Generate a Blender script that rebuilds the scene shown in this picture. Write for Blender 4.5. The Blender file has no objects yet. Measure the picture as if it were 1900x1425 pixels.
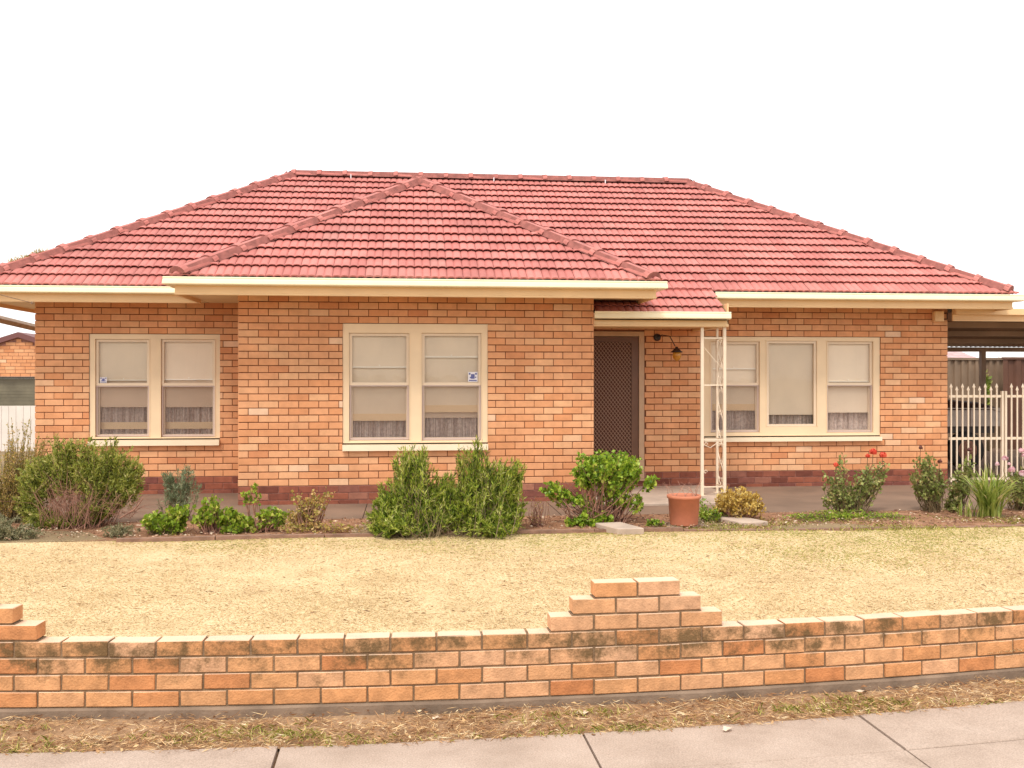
import bpy, bmesh, math, random
import numpy as np
from mathutils import Vector, Matrix
PI = math.pi
R = math.radians
rng = random.Random(7)
nrg = np.random.default_rng(11)
sc = bpy.context.scene

# ------------------------------------------------------------------ camera
F = 1850.0; CX = 950.0; HY = 700.0; EYE = 1.56; PHI = R(5.95)
cam_d = bpy.data.cameras.new('camera'); cam = bpy.data.objects.new('camera', cam_d)
sc.collection.objects.link(cam); sc.camera = cam
cam.location = (0, 0, EYE); cam.rotation_euler = (R(90), 0, -PHI)
cam_d.sensor_width = 36.0; cam_d.lens = 36.0 * F / 1900.0
cam_d.shift_y = -(712.5 - HY) / 1900.0
cam_d.clip_start = 0.1; cam_d.clip_end = 3000

def X_at(px, Y):
    return Y * math.tan(PHI + math.atan((px - CX) / F))
def depth(X, Y):
    return X * math.sin(PHI) + Y * math.cos(PHI)
def Z_at(px, py, Y):
    return EYE + (HY - py) * depth(X_at(px, Y), Y) / F
def G(px, py, z=0.0):
    d = F * (EYE - z) / (py - HY); u = d * (px - CX) / F
    return Vector((u * math.cos(PHI) + d * math.sin(PHI), d * math.cos(PHI) - u * math.sin(PHI), z))

# ------------------------------------------------------------------ world, sun, exposure
SUN_EL, SUN_AZ = R(56), R(-152)       # azimuth measured from +Y towards +X
w = bpy.data.worlds.new('World'); sc.world = w; w.use_nodes = True
nt = w.node_tree; nt.nodes.clear()
sky = nt.nodes.new('ShaderNodeTexSky'); sky.sky_type = 'NISHITA'; sky.sun_disc = False
sky.sun_elevation = SUN_EL; sky.sun_rotation = SUN_AZ; sky.dust_density = 4.0
mx = nt.nodes.new('ShaderNodeMix'); mx.data_type = 'RGBA'
mx.inputs[0].default_value = 0.85
mx.inputs[7].default_value = (10.0, 9.9, 9.75, 1)
bg = nt.nodes.new('ShaderNodeBackground'); bg.inputs['Strength'].default_value = 0.11
wo = nt.nodes.new('ShaderNodeOutputWorld')
nt.links.new(sky.outputs[0], mx.inputs[6]); nt.links.new(mx.outputs[2], bg.inputs[0]); nt.links.new(bg.outputs[0], wo.inputs[0])
sd = bpy.data.lights.new('sun', 'SUN'); sd.energy = 1.5; sd.angle = R(12); sd.color = (1.0, 0.94, 0.86)
so = bpy.data.objects.new('sun', sd); sc.collection.objects.link(so)
tosun = Vector((math.sin(SUN_AZ) * math.cos(SUN_EL), math.cos(SUN_AZ) * math.cos(SUN_EL), math.sin(SUN_EL)))
so.rotation_euler = tosun.to_track_quat('Z', 'Y').to_euler(); so.location = (0, -5, 12)
sc.view_settings.view_transform = 'Standard'; sc.view_settings.look = 'None'
sc.view_settings.gamma = 1.0; sc.view_settings.use_curve_mapping = False
sc.view_settings.exposure = 0.62
sc.render.film_transparent = False
sc.cycles.max_bounces = 8; sc.cycles.transparent_max_bounces = 16

# ------------------------------------------------------------------ materials
def mat(name):
    m = bpy.data.materials.new(name); m.use_nodes = True
    n = m.node_tree.nodes; b = n['Principled BSDF']
    return m, n, m.node_tree.links, b
def simple(name, col, rough=0.6, noise=0.0, scale=8.0, bump=0.0, bscale=60.0, metal=0.0, spec=0.5):
    m, n, l, b = mat(name)
    b.inputs['Roughness'].default_value = rough; b.inputs['Metallic'].default_value = metal
    b.inputs['Specular IOR Level'].default_value = spec
    b.inputs['Base Color'].default_value = (*col, 1)
    tc = n.new('ShaderNodeTexCoord')
    if noise > 0:
        t = n.new('ShaderNodeTexNoise'); t.inputs['Scale'].default_value = scale; t.inputs['Detail'].default_value = 6
        r = n.new('ShaderNodeValToRGB'); r.color_ramp.elements[0].position = .3; r.color_ramp.elements[1].position = .7
        r.color_ramp.elements[0].color = (*[c * (1 - noise) for c in col], 1)
        r.color_ramp.elements[1].color = (*[min(1, c * (1 + noise * .6)) for c in col], 1)
        l.new(tc.outputs['Object'], t.inputs['Vector']); l.new(t.outputs[0], r.inputs[0]); l.new(r.outputs[0], b.inputs['Base Color'])
    if bump > 0:
        t2 = n.new('ShaderNodeTexNoise'); t2.inputs['Scale'].default_value = bscale; t2.inputs['Detail'].default_value = 5
        bp = n.new('ShaderNodeBump'); bp.inputs['Strength'].default_value = bump; bp.inputs['Distance'].default_value = .01
        l.new(tc.outputs['Object'], t2.inputs['Vector']); l.new(t2.outputs[0], bp.inputs['Height']); l.new(bp.outputs[0], b.inputs['Normal'])
    return m
def ramp(n, stops, interp='LINEAR'):
    r = n.new('ShaderNodeValToRGB'); r.color_ramp.interpolation = interp
    e = r.color_ramp.elements
    while len(e) < len(stops): e.new(.5)
    for k, (p, c) in enumerate(stops):
        e[k].position = p; e[k].color = (*c, 1)
    return r
def island(name, stops, rough=.8, nscale=14., namt=.35, bump=.3, bscale=90., stain=None, spec=.3, streak=None):
    """colour picked per loose piece, multiplied by a fine noise; optional dirt"""
    m, n, l, b = mat(name)
    b.inputs['Roughness'].default_value = rough; b.inputs['Specular IOR Level'].default_value = spec
    g = n.new('ShaderNodeNewGeometry'); r = ramp(n, stops)
    l.new(g.outputs['Random Per Island'], r.inputs[0])
    tc = n.new('ShaderNodeTexCoord')
    t = n.new('ShaderNodeTexNoise'); t.inputs['Scale'].default_value = nscale; t.inputs['Detail'].default_value = 8; t.inputs['Roughness'].default_value = .65
    l.new(tc.outputs['Object'], t.inputs['Vector'])
    mr = n.new('ShaderNodeMapRange'); mr.inputs[1].default_value = .3; mr.inputs[2].default_value = .7
    mr.inputs[3].default_value = 1 - namt; mr.inputs[4].default_value = 1 + namt * .5
    l.new(t.outputs[0], mr.inputs[0])
    tl = n.new('ShaderNodeTexNoise'); tl.inputs['Scale'].default_value = 1.4; tl.inputs['Detail'].default_value = 5; l.new(tc.outputs['Object'], tl.inputs['Vector'])
    ml = n.new('ShaderNodeMapRange'); ml.inputs[1].default_value = .3; ml.inputs[2].default_value = .7; ml.inputs[3].default_value = .88; ml.inputs[4].default_value = 1.06; l.new(tl.outputs[0], ml.inputs[0])
    mz_ = n.new('ShaderNodeMath'); mz_.operation = 'MULTIPLY'; l.new(mr.outputs[0], mz_.inputs[0]); l.new(ml.outputs[0], mz_.inputs[1])
    mul = n.new('ShaderNodeVectorMath'); mul.operation = 'SCALE'
    l.new(r.outputs[0], mul.inputs[0]); l.new(mz_.outputs[0], mul.inputs['Scale'])
    out = mul.outputs[0]
    if stain:
        zlo, zhi, col, thr = stain
        sx = n.new('ShaderNodeSeparateXYZ'); l.new(tc.outputs['Object'], sx.inputs[0])
        mz = n.new('ShaderNodeMapRange'); mz.inputs[1].default_value = zlo; mz.inputs[2].default_value = zhi
        l.new(sx.outputs['Z'], mz.inputs[0])
        t3 = n.new('ShaderNodeTexNoise'); t3.inputs['Scale'].default_value = 3.3; t3.inputs['Detail'].default_value = 9; t3.inputs['Roughness'].default_value = .72
        mp = n.new('ShaderNodeMapping'); mp.inputs['Scale'].default_value = (1, 1, 1.6)
        l.new(tc.outputs['Object'], mp.inputs[0]); l.new(mp.outputs[0], t3.inputs['Vector'])
        a = n.new('ShaderNodeMath'); a.operation = 'MULTIPLY_ADD'; a.inputs[1].default_value = .22
        l.new(mz.outputs[0], a.inputs[0]); l.new(t3.outputs[0], a.inputs[2])
        m2 = n.new('ShaderNodeMapRange'); m2.inputs[1].default_value = thr; m2.inputs[2].default_value = thr + .1
        l.new(a.outputs[0], m2.inputs[0])
        sm = n.new('ShaderNodeMath'); sm.operation = 'MULTIPLY'; sm.inputs[1].default_value = .88
        l.new(m2.outputs[0], sm.inputs[0])
        mm = n.new('ShaderNodeMix'); mm.data_type = 'RGBA'; mm.inputs[7].default_value = (*col, 1)
        l.new(sm.outputs[0], mm.inputs[0]); l.new(out, mm.inputs[6]); out = mm.outputs[2]
    l.new(out, b.inputs['Base Color'])
    if bump:
        t2 = n.new('ShaderNodeTexNoise'); t2.inputs['Scale'].default_value = bscale; t2.inputs['Detail'].default_value = 5
        l.new(tc.outputs['Object'], t2.inputs['Vector'])
        bp = n.new('ShaderNodeBump'); bp.inputs['Strength'].default_value = bump; bp.inputs['Distance'].default_value = .006
        l.new(t2.outputs[0], bp.inputs['Height']); l.new(bp.outputs[0], b.inputs['Normal'])
    return m
def leafmat(name, stops, trans=.35, rough=.5):
    m, n, l, b = mat(name)
    g = n.new('ShaderNodeNewGeometry'); r = ramp(n, stops)
    tc = n.new('ShaderNodeTexCoord'); tn = n.new('ShaderNodeTexNoise'); tn.inputs['Scale'].default_value = 9; tn.inputs['Detail'].default_value = 3
    l.new(tc.outputs['Object'], tn.inputs['Vector'])
    mr = n.new('ShaderNodeMapRange'); mr.inputs[1].default_value = .35; mr.inputs[2].default_value = .65; mr.inputs[3].default_value = -.25; mr.inputs[4].default_value = .25; l.new(tn.outputs[0], mr.inputs[0])
    ad = n.new('ShaderNodeMath'); ad.operation = 'ADD'; ad.use_clamp = True; l.new(mr.outputs[0], ad.inputs[0]); l.new(g.outputs['Random Per Island'], ad.inputs[1])
    l.new(ad.outputs[0], r.inputs[0]); l.new(r.outputs[0], b.inputs['Base Color'])
    b.inputs['Roughness'].default_value = rough; b.inputs['Specular IOR Level'].default_value = .35
    tr = n.new('ShaderNodeBsdfTranslucent'); l.new(r.outputs[0], tr.inputs[0])
    ms = n.new('ShaderNodeMixShader'); ms.inputs[0].default_value = trans
    l.new(b.outputs[0], ms.inputs[1]); l.new(tr.outputs[0], ms.inputs[2]); l.new(ms.outputs[0], n['Material Output'].inputs[0])
    return m
M = {}
M['brick'] = island('house_brick', [(0, (.62, .25, .115)), (.06, (.70, .31, .14)), (.4, (.74, .352, .172)), (.7, (.755, .375, .19)), (.94, (.77, .42, .22)), (.985, (.80, .48, .28)), (1, (.82, .55, .37))], nscale=7, namt=.15)
M['mortar'] = simple('mortar', (.17, .06, .025), .9, .3, 20)
M['plinth'] = island('plinth_brick', [(0, (.15, .045, .03)), (.3, (.28, .085, .05)), (.6, (.35, .115, .065)), (.85, (.20, .065, .05)), (1, (.44, .19, .12))], nscale=10, namt=.3)
M['mortar_pale'] = simple('plinth_mortar', (.36, .17, .13), .9, .35, 15)
M['tile'] = island('roof_tile', [(0, (.49, .16, .135)), (.5, (.54, .185, .155)), (.9, (.575, .21, .178)), (1, (.51, .21, .175))], rough=.65, nscale=2.5, namt=.2, bump=.15, spec=.4)
M['cap'] = island('ridge_tile', [(0, (.46, .15, .125)), (.5, (.51, .175, .145)), (1, (.55, .20, .165))], rough=.6, nscale=6, namt=.25, bump=.3)
M['bed'] = simple('ridge_bedding', (.33, .12, .10), .9, .3, 14)
M['cream'] = simple('cream_paint', (.82, .56, .30), .45, .06, 3)
M['gutter'] = simple('cream_gutter_paint', (.93, .82, .57), .35, .07, 3)
M['soffit'] = simple('soffit_paint', (.72, .56, .34), .6, .05, 2)
M['frame'] = simple('window_frame_paint', (.82, .62, .40), .45, .06, 4)
M['sash'] = simple('sash_paint', (.78, .62, .45), .4, .05, 4)
M['sill'] = simple('sill_paint', (.90, .75, .54), .4, .05, 4)
M['post'] = simple('post_paint', (.80, .66, .50), .4, .05, 6)
M['blind'] = simple('blind_cloth', (.88, .74, .58), .8, .05, 3)
M['blind2'] = simple('blind_cloth_back', (.80, .62, .47), .8, .05, 3)
M['hem'] = simple('blind_hem', (.88, .66, .42), .7)
M['hemw'] = simple('blind_hem_white', (.93, .86, .76), .6)
M['net'] = island('net_curtain', [(0, (.62, .50, .45)), (1, (.78, .66, .60))], namt=.4, nscale=30, bump=0)
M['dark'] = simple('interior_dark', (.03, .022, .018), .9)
M['interior'] = simple('interior_wall', (.30, .25, .20), .9)
M['scrframe'] = simple('screen_frame_grey', (.56, .43, .38), .5)
M['door'] = simple('door_brown', (.15, .065, .032), .45, .15, 6)
M['grille'] = simple('grille_brown', (.36, .20, .13), .45)
M['doorback'] = simple('door_mesh_dark', (.11, .045, .028), .8)
M['doorframe'] = simple('door_frame_tan', (.55, .36, .22), .5, .1, 5)
M['black'] = simple('black_iron', (.03, .015, .012), .4)
M['conc'] = simple('concrete_slab', (.48, .37, .29), .85, .2, 3.5, .4, 120)
M['conc2'] = simple('concrete_footing', (.23, .16, .11), .9, .35, 6, .6, 40)
M['pave'] = simple('garden_paving', (.215, .137, .092), .9, .25, 1.6, .3, 60)
M['white'] = simple('white_paint', (.78, .72, .66), .5, .08, 3)
M['tin'] = simple('carport_tin', (.36, .24, .165), .5, .25, 2)
M['purple'] = simple('barge_board', (.17, .065, .06), .6)
M['olive'] = simple('roller_door', (.17, .15, .10), .5, .3, 3)
M['pot'] = simple('terracotta', (.56, .20, .11), .75, .12, 9, .15, 60)
M['potin'] = simple('pot_soil', (.10, .05, .03), .95)
M['twig'] = simple('dry_twig', (.27, .13, .085), .85, .4, 20)
M['stem'] = simple('green_brown_stem', (.16, .11, .05), .8, .4, 20)
M['rubber'] = simple('tyre', (.02, .017, .015), .8)
M['galv'] = simple('galvanised_panel', (.50, .42, .36), .5, .2, 4)
M['tarp'] = simple('dark_tarpaulin', (.07, .028, .02), .6, .3, 6)
M['fencedark'] = simple('sheet_fence_dark', (.14, .06, .035), .6, .2, 2)
M['fencelite'] = simple('sheet_fence', (.25, .17, .11), .6, .2, 2)
M['neighroof'] = simple('neighbour_roof', (.52, .33, .32), .6, .35, 5)
M['neighwhite'] = simple('neighbour_awning', (.85, .80, .74), .6, .2, 5)
M['paper'] = simple('pale_leaf', (.75, .60, .45), .8, .2, 40)
M['sticker'] = simple('sticker_white', (.80, .76, .78), .5)
M['stickerblue'] = simple('sticker_blue', (.12, .13, .32), .5)
M['amber'] = None

def glass_mat():
    m, n, l, b = mat('window_glass'); n.remove(b)
    tr = n.new('ShaderNodeBsdfTransparent'); tr.inputs[0].default_value = (.97, .96, .94, 1)
    gl = n.new('ShaderNodeBsdfGlossy'); gl.inputs['Roughness'].default_value = .02
    fr = n.new('ShaderNodeFresnel'); fr.inputs[0].default_value = 1.5
    t = n.new('ShaderNodeTexNoise'); t.inputs['Scale'].default_value = 2.2
    bp = n.new('ShaderNodeBump'); bp.inputs['Strength'].default_value = .06; bp.inputs['Distance'].default_value = .02
    l.new(t.outputs[0], bp.inputs['Height']); l.new(bp.outputs[0], gl.inputs['Normal'])
    ad = n.new('ShaderNodeMath'); ad.operation = 'MULTIPLY'; ad.inputs[1].default_value = .75
    l.new(fr.outputs[0], ad.inputs[0])
    ms = n.new('ShaderNodeMixShader'); l.new(ad.outputs[0], ms.inputs[0]); l.new(tr.outputs[0], ms.inputs[1]); l.new(gl.outputs[0], ms.inputs[2])
    l.new(ms.outputs[0], n['Material Output'].inputs[0]); return m
M['glass'] = glass_mat()
def screen_mat():
    m, n, l, b = mat('fly_screen'); b.inputs['Base Color'].default_value = (.36, .25, .22, 1); b.inputs['Roughness'].default_value = .7
    tr = n.new('ShaderNodeBsdfTransparent'); ms = n.new('ShaderNodeMixShader'); ms.inputs[0].default_value = .17
    l.new(tr.outputs[0], ms.inputs[1]); l.new(b.outputs[0], ms.inputs[2]); l.new(ms.outputs[0], n['Material Output'].inputs[0]); return m
M['screen'] = screen_mat()
def amber_mat():
    m, n, l, b = mat('amber_glass'); b.inputs['Base Color'].default_value = (.75, .36, .05, 1)
    b.inputs['Roughness'].default_value = .15; b.inputs['Transmission Weight'].default_value = .35; return m
M['amber'] = amber_mat()

def ground_mat(name, stops, scale, stops2=None, scale2=60., mask=None, bump=.6, bscale=80., rough=.95):
    m, n, l, b = mat(name); b.inputs['Roughness'].default_value = rough; b.inputs['Specular IOR Level'].default_value = .15
    tc = n.new('ShaderNodeTexCoord')
    t = n.new('ShaderNodeTexNoise'); t.inputs['Scale'].default_value = scale; t.inputs['Detail'].default_value = 8; t.inputs['Roughness'].default_value = .6
    l.new(tc.outputs['Object'], t.inputs['Vector']); r = ramp(n, stops); l.new(t.outputs[0], r.inputs[0]); out = r.outputs[0]
    t2 = n.new('ShaderNodeTexNoise'); t2.inputs['Scale'].default_value = scale2; t2.inputs['Detail'].default_value = 4
    l.new(tc.outputs['Object'], t2.inputs['Vector'])
    mr = n.new('ShaderNodeMapRange'); mr.inputs[1].default_value = .3; mr.inputs[2].default_value = .7; mr.inputs[3].default_value = .78; mr.inputs[4].default_value = 1.18
    l.new(t2.outputs[0], mr.inputs[0])
    mu = n.new('ShaderNodeVectorMath'); mu.operation = 'SCALE'; l.new(out, mu.inputs[0]); l.new(mr.outputs[0], mu.inputs['Scale'])
    l.new(mu.outputs[0], b.inputs['Base Color'])
    t3 = n.new('ShaderNodeTexNoise'); t3.inputs['Scale'].default_value = bscale; t3.inputs['Detail'].default_value = 6
    l.new(tc.outputs['Object'], t3.inputs['Vector'])
    bp = n.new('ShaderNodeBump'); bp.inputs['Strength'].default_value = bump; bp.inputs['Distance'].default_value = .01
    l.new(t3.outputs[0], bp.inputs['Height']); l.new(bp.outputs[0], b.inputs['Normal']); return m
M['lawn'] = ground_mat('dry_lawn_soil', [(.3, (.52, .37, .20)), (.5, (.62, .46, .26)), (.7, (.68, .52, .31))], 2.5)
M['soil'] = ground_mat('garden_soil', [(.3, (.16, .08, .045)), (.5, (.29, .15, .085)), (.7, (.42, .24, .15))], 7)
M['verge'] = ground_mat('verge_soil', [(.3, (.20, .12, .065)), (.5, (.34, .21, .12)), (.7, (.42, .28, .17))], 6)
M['path'] = ground_mat('footpath_concrete', [(.25, (.34, .255, .20)), (.5, (.43, .33, .265)), (.75, (.49, .385, .315))], 3.0, bump=.35, bscale=160, scale2=130, rough=.9)
M['asphalt'] = ground_mat('asphalt', [(.3, (.04, .04, .04)), (.7, (.06, .06, .058))], 8)
M['far'] = ground_mat('ground_soil', [(.3, (.2, .14, .08)), (.7, (.34, .25, .14))], .5)

# ------------------------------------------------------------------ object helpers
COL = sc.collection
class MB:
    def __init__(s): s.v = []; s.f = []; s.m = []
    def quad(s, pts, mi=0):
        b = len(s.v); s.v += [tuple(p) for p in pts]; s.f.append(tuple(range(b, b + len(pts)))); s.m.append(mi)
    def box(s, x0, x1, y0, y1, z0, z1, mi=0, T=None):
        P = [(x0, y0, z0), (x1, y0, z0), (x1, y1, z0), (x0, y1, z0), (x0, y0, z1), (x1, y0, z1), (x1, y1, z1), (x0, y1, z1)]
        if T: P = [tuple(T(Vector(p))) for p in P]
        b = len(s.v); s.v += P
        for f in ((0, 3, 2, 1), (4, 5, 6, 7), (0, 1, 5, 4), (1, 2, 6, 5), (2, 3, 7, 6), (3, 0, 4, 7)):
            s.f.append(tuple(b + i for i in f)); s.m.append(mi)
    def cbox(s, x0, x1, y0, y1, z0, z1, c=.004, mi=0, T=None, jit=0):
        """box with chamfered edges"""
        X = (x0, x0 + c, x1 - c, x1); Y = (y0, y0 + c, y1 - c, y1); Z = (z0, z0 + c, z1 - c, z1)
        pts = []; idx = {}
        for ix in (0, 1):
            for iy in (0, 1):
                for iz in (0, 1):
                    ox, oy, oz = (X[0], X[3])[ix], (Y[0], Y[3])[iy], (Z[0], Z[3])[iz]
                    nx, ny, nz = (X[1], X[2])[ix], (Y[1], Y[2])[iy], (Z[1], Z[2])[iz]
                    for k, p in enumerate(((ox, ny, nz), (nx, oy, nz), (nx, ny, oz))):
                        idx[(ix, iy, iz, k)] = len(pts)
                        if jit: p = tuple(q + rng.uniform(-jit, jit) for q in p)
                        pts.append(p)
        if T: pts = [tuple(T(Vector(p))) for p in pts]
        b = len(s.v); s.v += pts; I = lambda *a: b + idx[a]
        fs = []
        for a in (0, 1):
            fs.append([I(a, 0, 0, 0), I(a, 1, 0, 0), I(a, 1, 1, 0), I(a, 0, 1, 0)])
            fs.append([I(0, a, 0, 1), I(1, a, 0, 1), I(1, a, 1, 1), I(0, a, 1, 1)])
            fs.append([I(0, 0, a, 2), I(1, 0, a, 2), I(1, 1, a, 2), I(0, 1, a, 2)])
            for c2 in (0, 1):
                fs.append([I(a, c2, 0, 0), I(a, c2, 1, 0), I(a, c2, 1, 1), I(a, c2, 0, 1)])
                fs.append([I(a, 0, c2, 0), I(a, 1, c2, 0), I(a, 1, c2, 2), I(a, 0, c2, 2)])
                fs.append([I(0, a, c2, 1), I(1, a, c2, 1), I(1, a, c2, 2), I(0, a, c2, 2)])
                for d in (0, 1): fs.append([I(a, c2, d, 0), I(a, c2, d, 1), I(a, c2, d, 2)])
        for f in fs: s.f.append(tuple(f)); s.m.append(mi)
    def tube(s, pts, r, n=6, mi=0, r1=None, cap=True):
        pts = [Vector(p) for p in pts]; b = len(s.v); k = len(pts)
        rr = r if isinstance(r, (list, tuple)) else [r + ((r1 if r1 is not None else r) - r) * i / max(1, k - 1) for i in range(k)]
        up = None
        for i, p in enumerate(pts):
            d = (pts[min(i + 1, k - 1)] - pts[max(i - 1, 0)]).normalized()
            if up is None: up = Vector((0, 0, 1)) if abs(d.z) < .9 else Vector((1, 0, 0))
            a = d.cross(up)
            if a.length < 1e-5: a = d.orthogonal()
            a.normalize(); c = a.cross(d).normalized(); up = c
            for j in range(n):
                t = 2 * PI * j / n; s.v.append(tuple(p + (a * math.cos(t) + c * math.sin(t)) * rr[i]))
        for i in range(k - 1):
            for j in range(n):
                s.f.append((b + i * n + j, b + i * n + (j + 1) % n, b + (i + 1) * n + (j + 1) % n, b + (i + 1) * n + j)); s.m.append(mi)
        if cap and n > 2:
            s.f.append(tuple(b + j for j in range(n))[::-1]); s.m.append(mi)
            s.f.append(tuple(b + (k - 1) * n + j for j in range(n))); s.m.append(mi)
    def lathe(s, prof, c, n=24, mi=0, axis=None):
        b = len(s.v); c = Vector(c)
        q = axis.to_track_quat('Z', 'Y') if axis else None
        for (r, z) in prof:
            for j in range(n):
                t = 2 * PI * j / n; p = Vector((r * math.cos(t), r * math.sin(t), z))
                if q: p = q @ p
                s.v.append(tuple(c + p))
        for i in range(len(prof) - 1):
            for j in range(n):
                s.f.append((b + i * n + j, b + i * n + (j + 1) % n, b + (i + 1) * n + (j + 1) % n, b + (i + 1) * n + j)); s.m.append(mi)
    def extrude(s, poly, path, mi=0, closed_ends=True):
        """poly: (u,z) section; path: list of functions? here list of (point, outward) frames"""
        b = len(s.v); n = len(poly)
        for (p, o) in path:
            for (u, z) in poly: s.v.append((p[0] + o[0] * u, p[1] + o[1] * u, z))
        for i in range(len(path) - 1):
            for j in range(n):
                s.f.append((b + i * n + j, b + i * n + (j + 1) % n, b + (i + 1) * n + (j + 1) % n, b + (i + 1) * n + j)); s.m.append(mi)
        if closed_ends:
            s.f.append(tuple(b + j for j in range(n))); s.m.append(mi)
            s.f.append(tuple(b + (len(path) - 1) * n + j for j in range(n))[::-1]); s.m.append(mi)
    def plate(s, x0, x1, z0, z1, y0, y1, holes, mi=0):
        xs = sorted({x0, x1, *[min(max(h[i], x0), x1) for h in holes for i in (0, 1)]})
        for xa, xb in zip(xs, xs[1:]):
            if xb - xa < 1e-5: continue
            xm = (xa + xb) / 2
            hs = sorted((h[2], h[3]) for h in holes if h[0] < xm < h[1])
            z = z0
            for ha, hb in hs:
                if ha > z + 1e-4: s.box(xa, xb, y0, y1, z, ha, mi)
                z = max(z, hb)
            if z < z1 - 1e-4: s.box(xa, xb, y0, y1, z, z1, mi)
    def build(s, name, mats, parent=None, smooth=False, recalc=True):
        me = bpy.data.meshes.new(name); me.from_pydata(s.v, [], s.f)
        for m in (mats if isinstance(mats, (list, tuple)) else [mats]): me.materials.append(m)
        me.polygons.foreach_set('material_index', s.m)
        if smooth: me.polygons.foreach_set('use_smooth', [True] * len(s.f))
        me.update()
        if recalc:
            bm = bmesh.new(); bm.from_mesh(me); bmesh.ops.recalc_face_normals(bm, faces=bm.faces); bm.to_mesh(me); bm.free()
        o = bpy.data.objects.new(name, me); COL.objects.link(o)
        if parent: o.parent = parent; o.matrix_parent_inverse = world(parent).inverted()
        return o
def world(o):
    m = Matrix.Translation(o.location) @ o.rotation_euler.to_matrix().to_4x4()
    return m if o.parent is None else world(o.parent) @ o.matrix_parent_inverse @ m
def tag(o, label=None, cat=None, group=None, kind=None):
    if label: o['label'] = label
    if cat: o['category'] = cat
    if group: o['group'] = group
    if kind: o['kind'] = kind
    return o
def thing(name, loc, label, cat, group=None):
    o = bpy.data.objects.new(name, None); COL.objects.link(o); o.location = loc; o.empty_display_size = .2
    return tag(o, label, cat, group)
def npmesh(name, V, nper, m, parent=None, quads=True):
    """V: (N, nper, 3) array of separate polygons"""
    V = np.asarray(V, dtype=np.float32); N = V.shape[0]; me = bpy.data.meshes.new(name)
    me.vertices.add(N * nper); me.vertices.foreach_set('co', V.reshape(-1))
    me.loops.add(N * nper); me.loops.foreach_set('vertex_index', np.arange(N * nper, dtype=np.int32))
    me.polygons.add(N); me.polygons.foreach_set('loop_start', np.arange(0, N * nper, nper, dtype=np.int32))
    me.materials.append(m); me.update(calc_edges=True)
    o = bpy.data.objects.new(name, me); COL.objects.link(o)
    if parent: o.parent = parent; o.matrix_parent_inverse = world(parent).inverted()
    return o

# ------------------------------------------------------------------ setting: ground, path, lawn
def fence_y(x):
    if x > 4: return 5.243 + .0215 * 3.8 ** 2 + (x - 4) * .0215 * 2 * 3.8
    if x < -3.2: return 5.243 + .0215 * 3.4 ** 2 - (x + 3.2) * .0215 * 2 * 3.4
    return 5.243 + .0215 * (x - .2) ** 2
def path_y(x):
    if x > 4: return 4.905 + .019 * 4.4 ** 2 + (x - 4) * .019 * 8.8
    if x < -3.4: return 4.905 + .019 * 9 - (x + 3.4) * .019 * 6
    return 4.905 + .019 * (x + .4) ** 2
mb = MB(); mb.quad([(-900, -900, -.34), (900, -900, -.34), (900, 900, -.34), (-900, 900, -.34)])
tag(mb.build('ground', M['far']), kind='structure')
mb = MB(); mb.quad([(-200, -9, -.336), (200, -9, -.336), (200, .4, -.336), (-200, .4, -.336)])
tag(mb.build('road', M['asphalt']), kind='structure')
def strip(name, xs, ya, yb, za, zb, m, ny=6, und=0.0, kind='structure', thick=.3):
    mb = MB(); cols = []
    for x in xs:
        c = []
        for j in range(ny + 1):
            t = j / ny; y = ya(x) + (yb(x) - ya(x)) * t; z = za + (zb - za) * t
            z += und * (math.sin(x * 1.7 + y * 2.3) + math.sin(x * 3.9 - y * 1.3) * .6) * .5 if 0 < j < ny else 0
            c.append(len(mb.v)); mb.v.append((x, y, z))
        cols.append(c)
    for a, b in zip(cols, cols[1:]):
        for j in range(ny): mb.f.append((a[j], b[j], b[j + 1], a[j + 1])); mb.m.append(0)
    return tag(mb.build(name, m), kind=kind)
XS = [-30, -20, -12] + [-8 + .4 * i for i in range(48)] + [14, 20, 30]
# footpath: real slabs with open joints
mb = MB()
joints = [-10.85 + 1.49 * i for i in range(18)]      # slab joints
def fp(x, t):   # t metres from the far edge towards the road
    y = path_y(x) - t
    return (x + .012 * t, y)
joints = [j + (-.62 - min(joints, key=lambda q: abs(q + .62))) for j in joints]
for k in range(len(joints) - 1):
    a, b = joints[k] + .006, joints[k + 1] - .006
    if abs(joints[k] + .62) < .1: a += .004
    rows = [(0, .50), (.506, 1.45)] if joints[k] > .6 else [(0, 1.45)]
    for (t0, t1) in rows:
        n = 8; tz = rng.uniform(-.003, .003); base = len(mb.v)
        for i in range(n + 1):
            x = a + (b - a) * i / n
            e0 = rng.uniform(0, .008) if t0 == 0 else 0
            for t, z in ((t0 + e0, -.30), (t0 + e0, -.226 + tz), (t0 + e0 + .006, -.22 + tz), (t1 - .005, -.22 + tz), (t1, -.226 + tz), (t1, -.30)):
                q = fp(x, t); mb.v.append((q[0], q[1], z))
        for i in range(n):
            for j in range(5):
                mb.f.append((base + i * 6 + j, base + (i + 1) * 6 + j, base + (i + 1) * 6 + j + 1, base + i * 6 + j + 1)); mb.m.append(0)
        mb.f.append(tuple(base + j for j in range(6))); mb.m.append(0)
        mb.f.append(tuple(base + n * 6 + j for j in range(6))[::-1]); mb.m.append(0)
tag(mb.build('footpath', M['path']), kind='structure')
strip('footpath_bed', XS, lambda x: path_y(x) - 1.6, lambda x: path_y(x) + .02, -.25, -.25, M['verge'], 2)
strip('nature_strip', XS, lambda x: .45, lambda x: path_y(x) - 1.47, -.30, -.235, M['far'], 8, .01)
strip('verge', XS, lambda x: path_y(x) + .001, lambda x: fence_y(x) + .05, -.235, -.188, M['verge'], 4, .012)
BEDY = 9.86
strip('lawn', XS, lambda x: fence_y(x) + .05, lambda x: BEDY, -.03, 0, M['lawn'], 24, .02)
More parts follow.
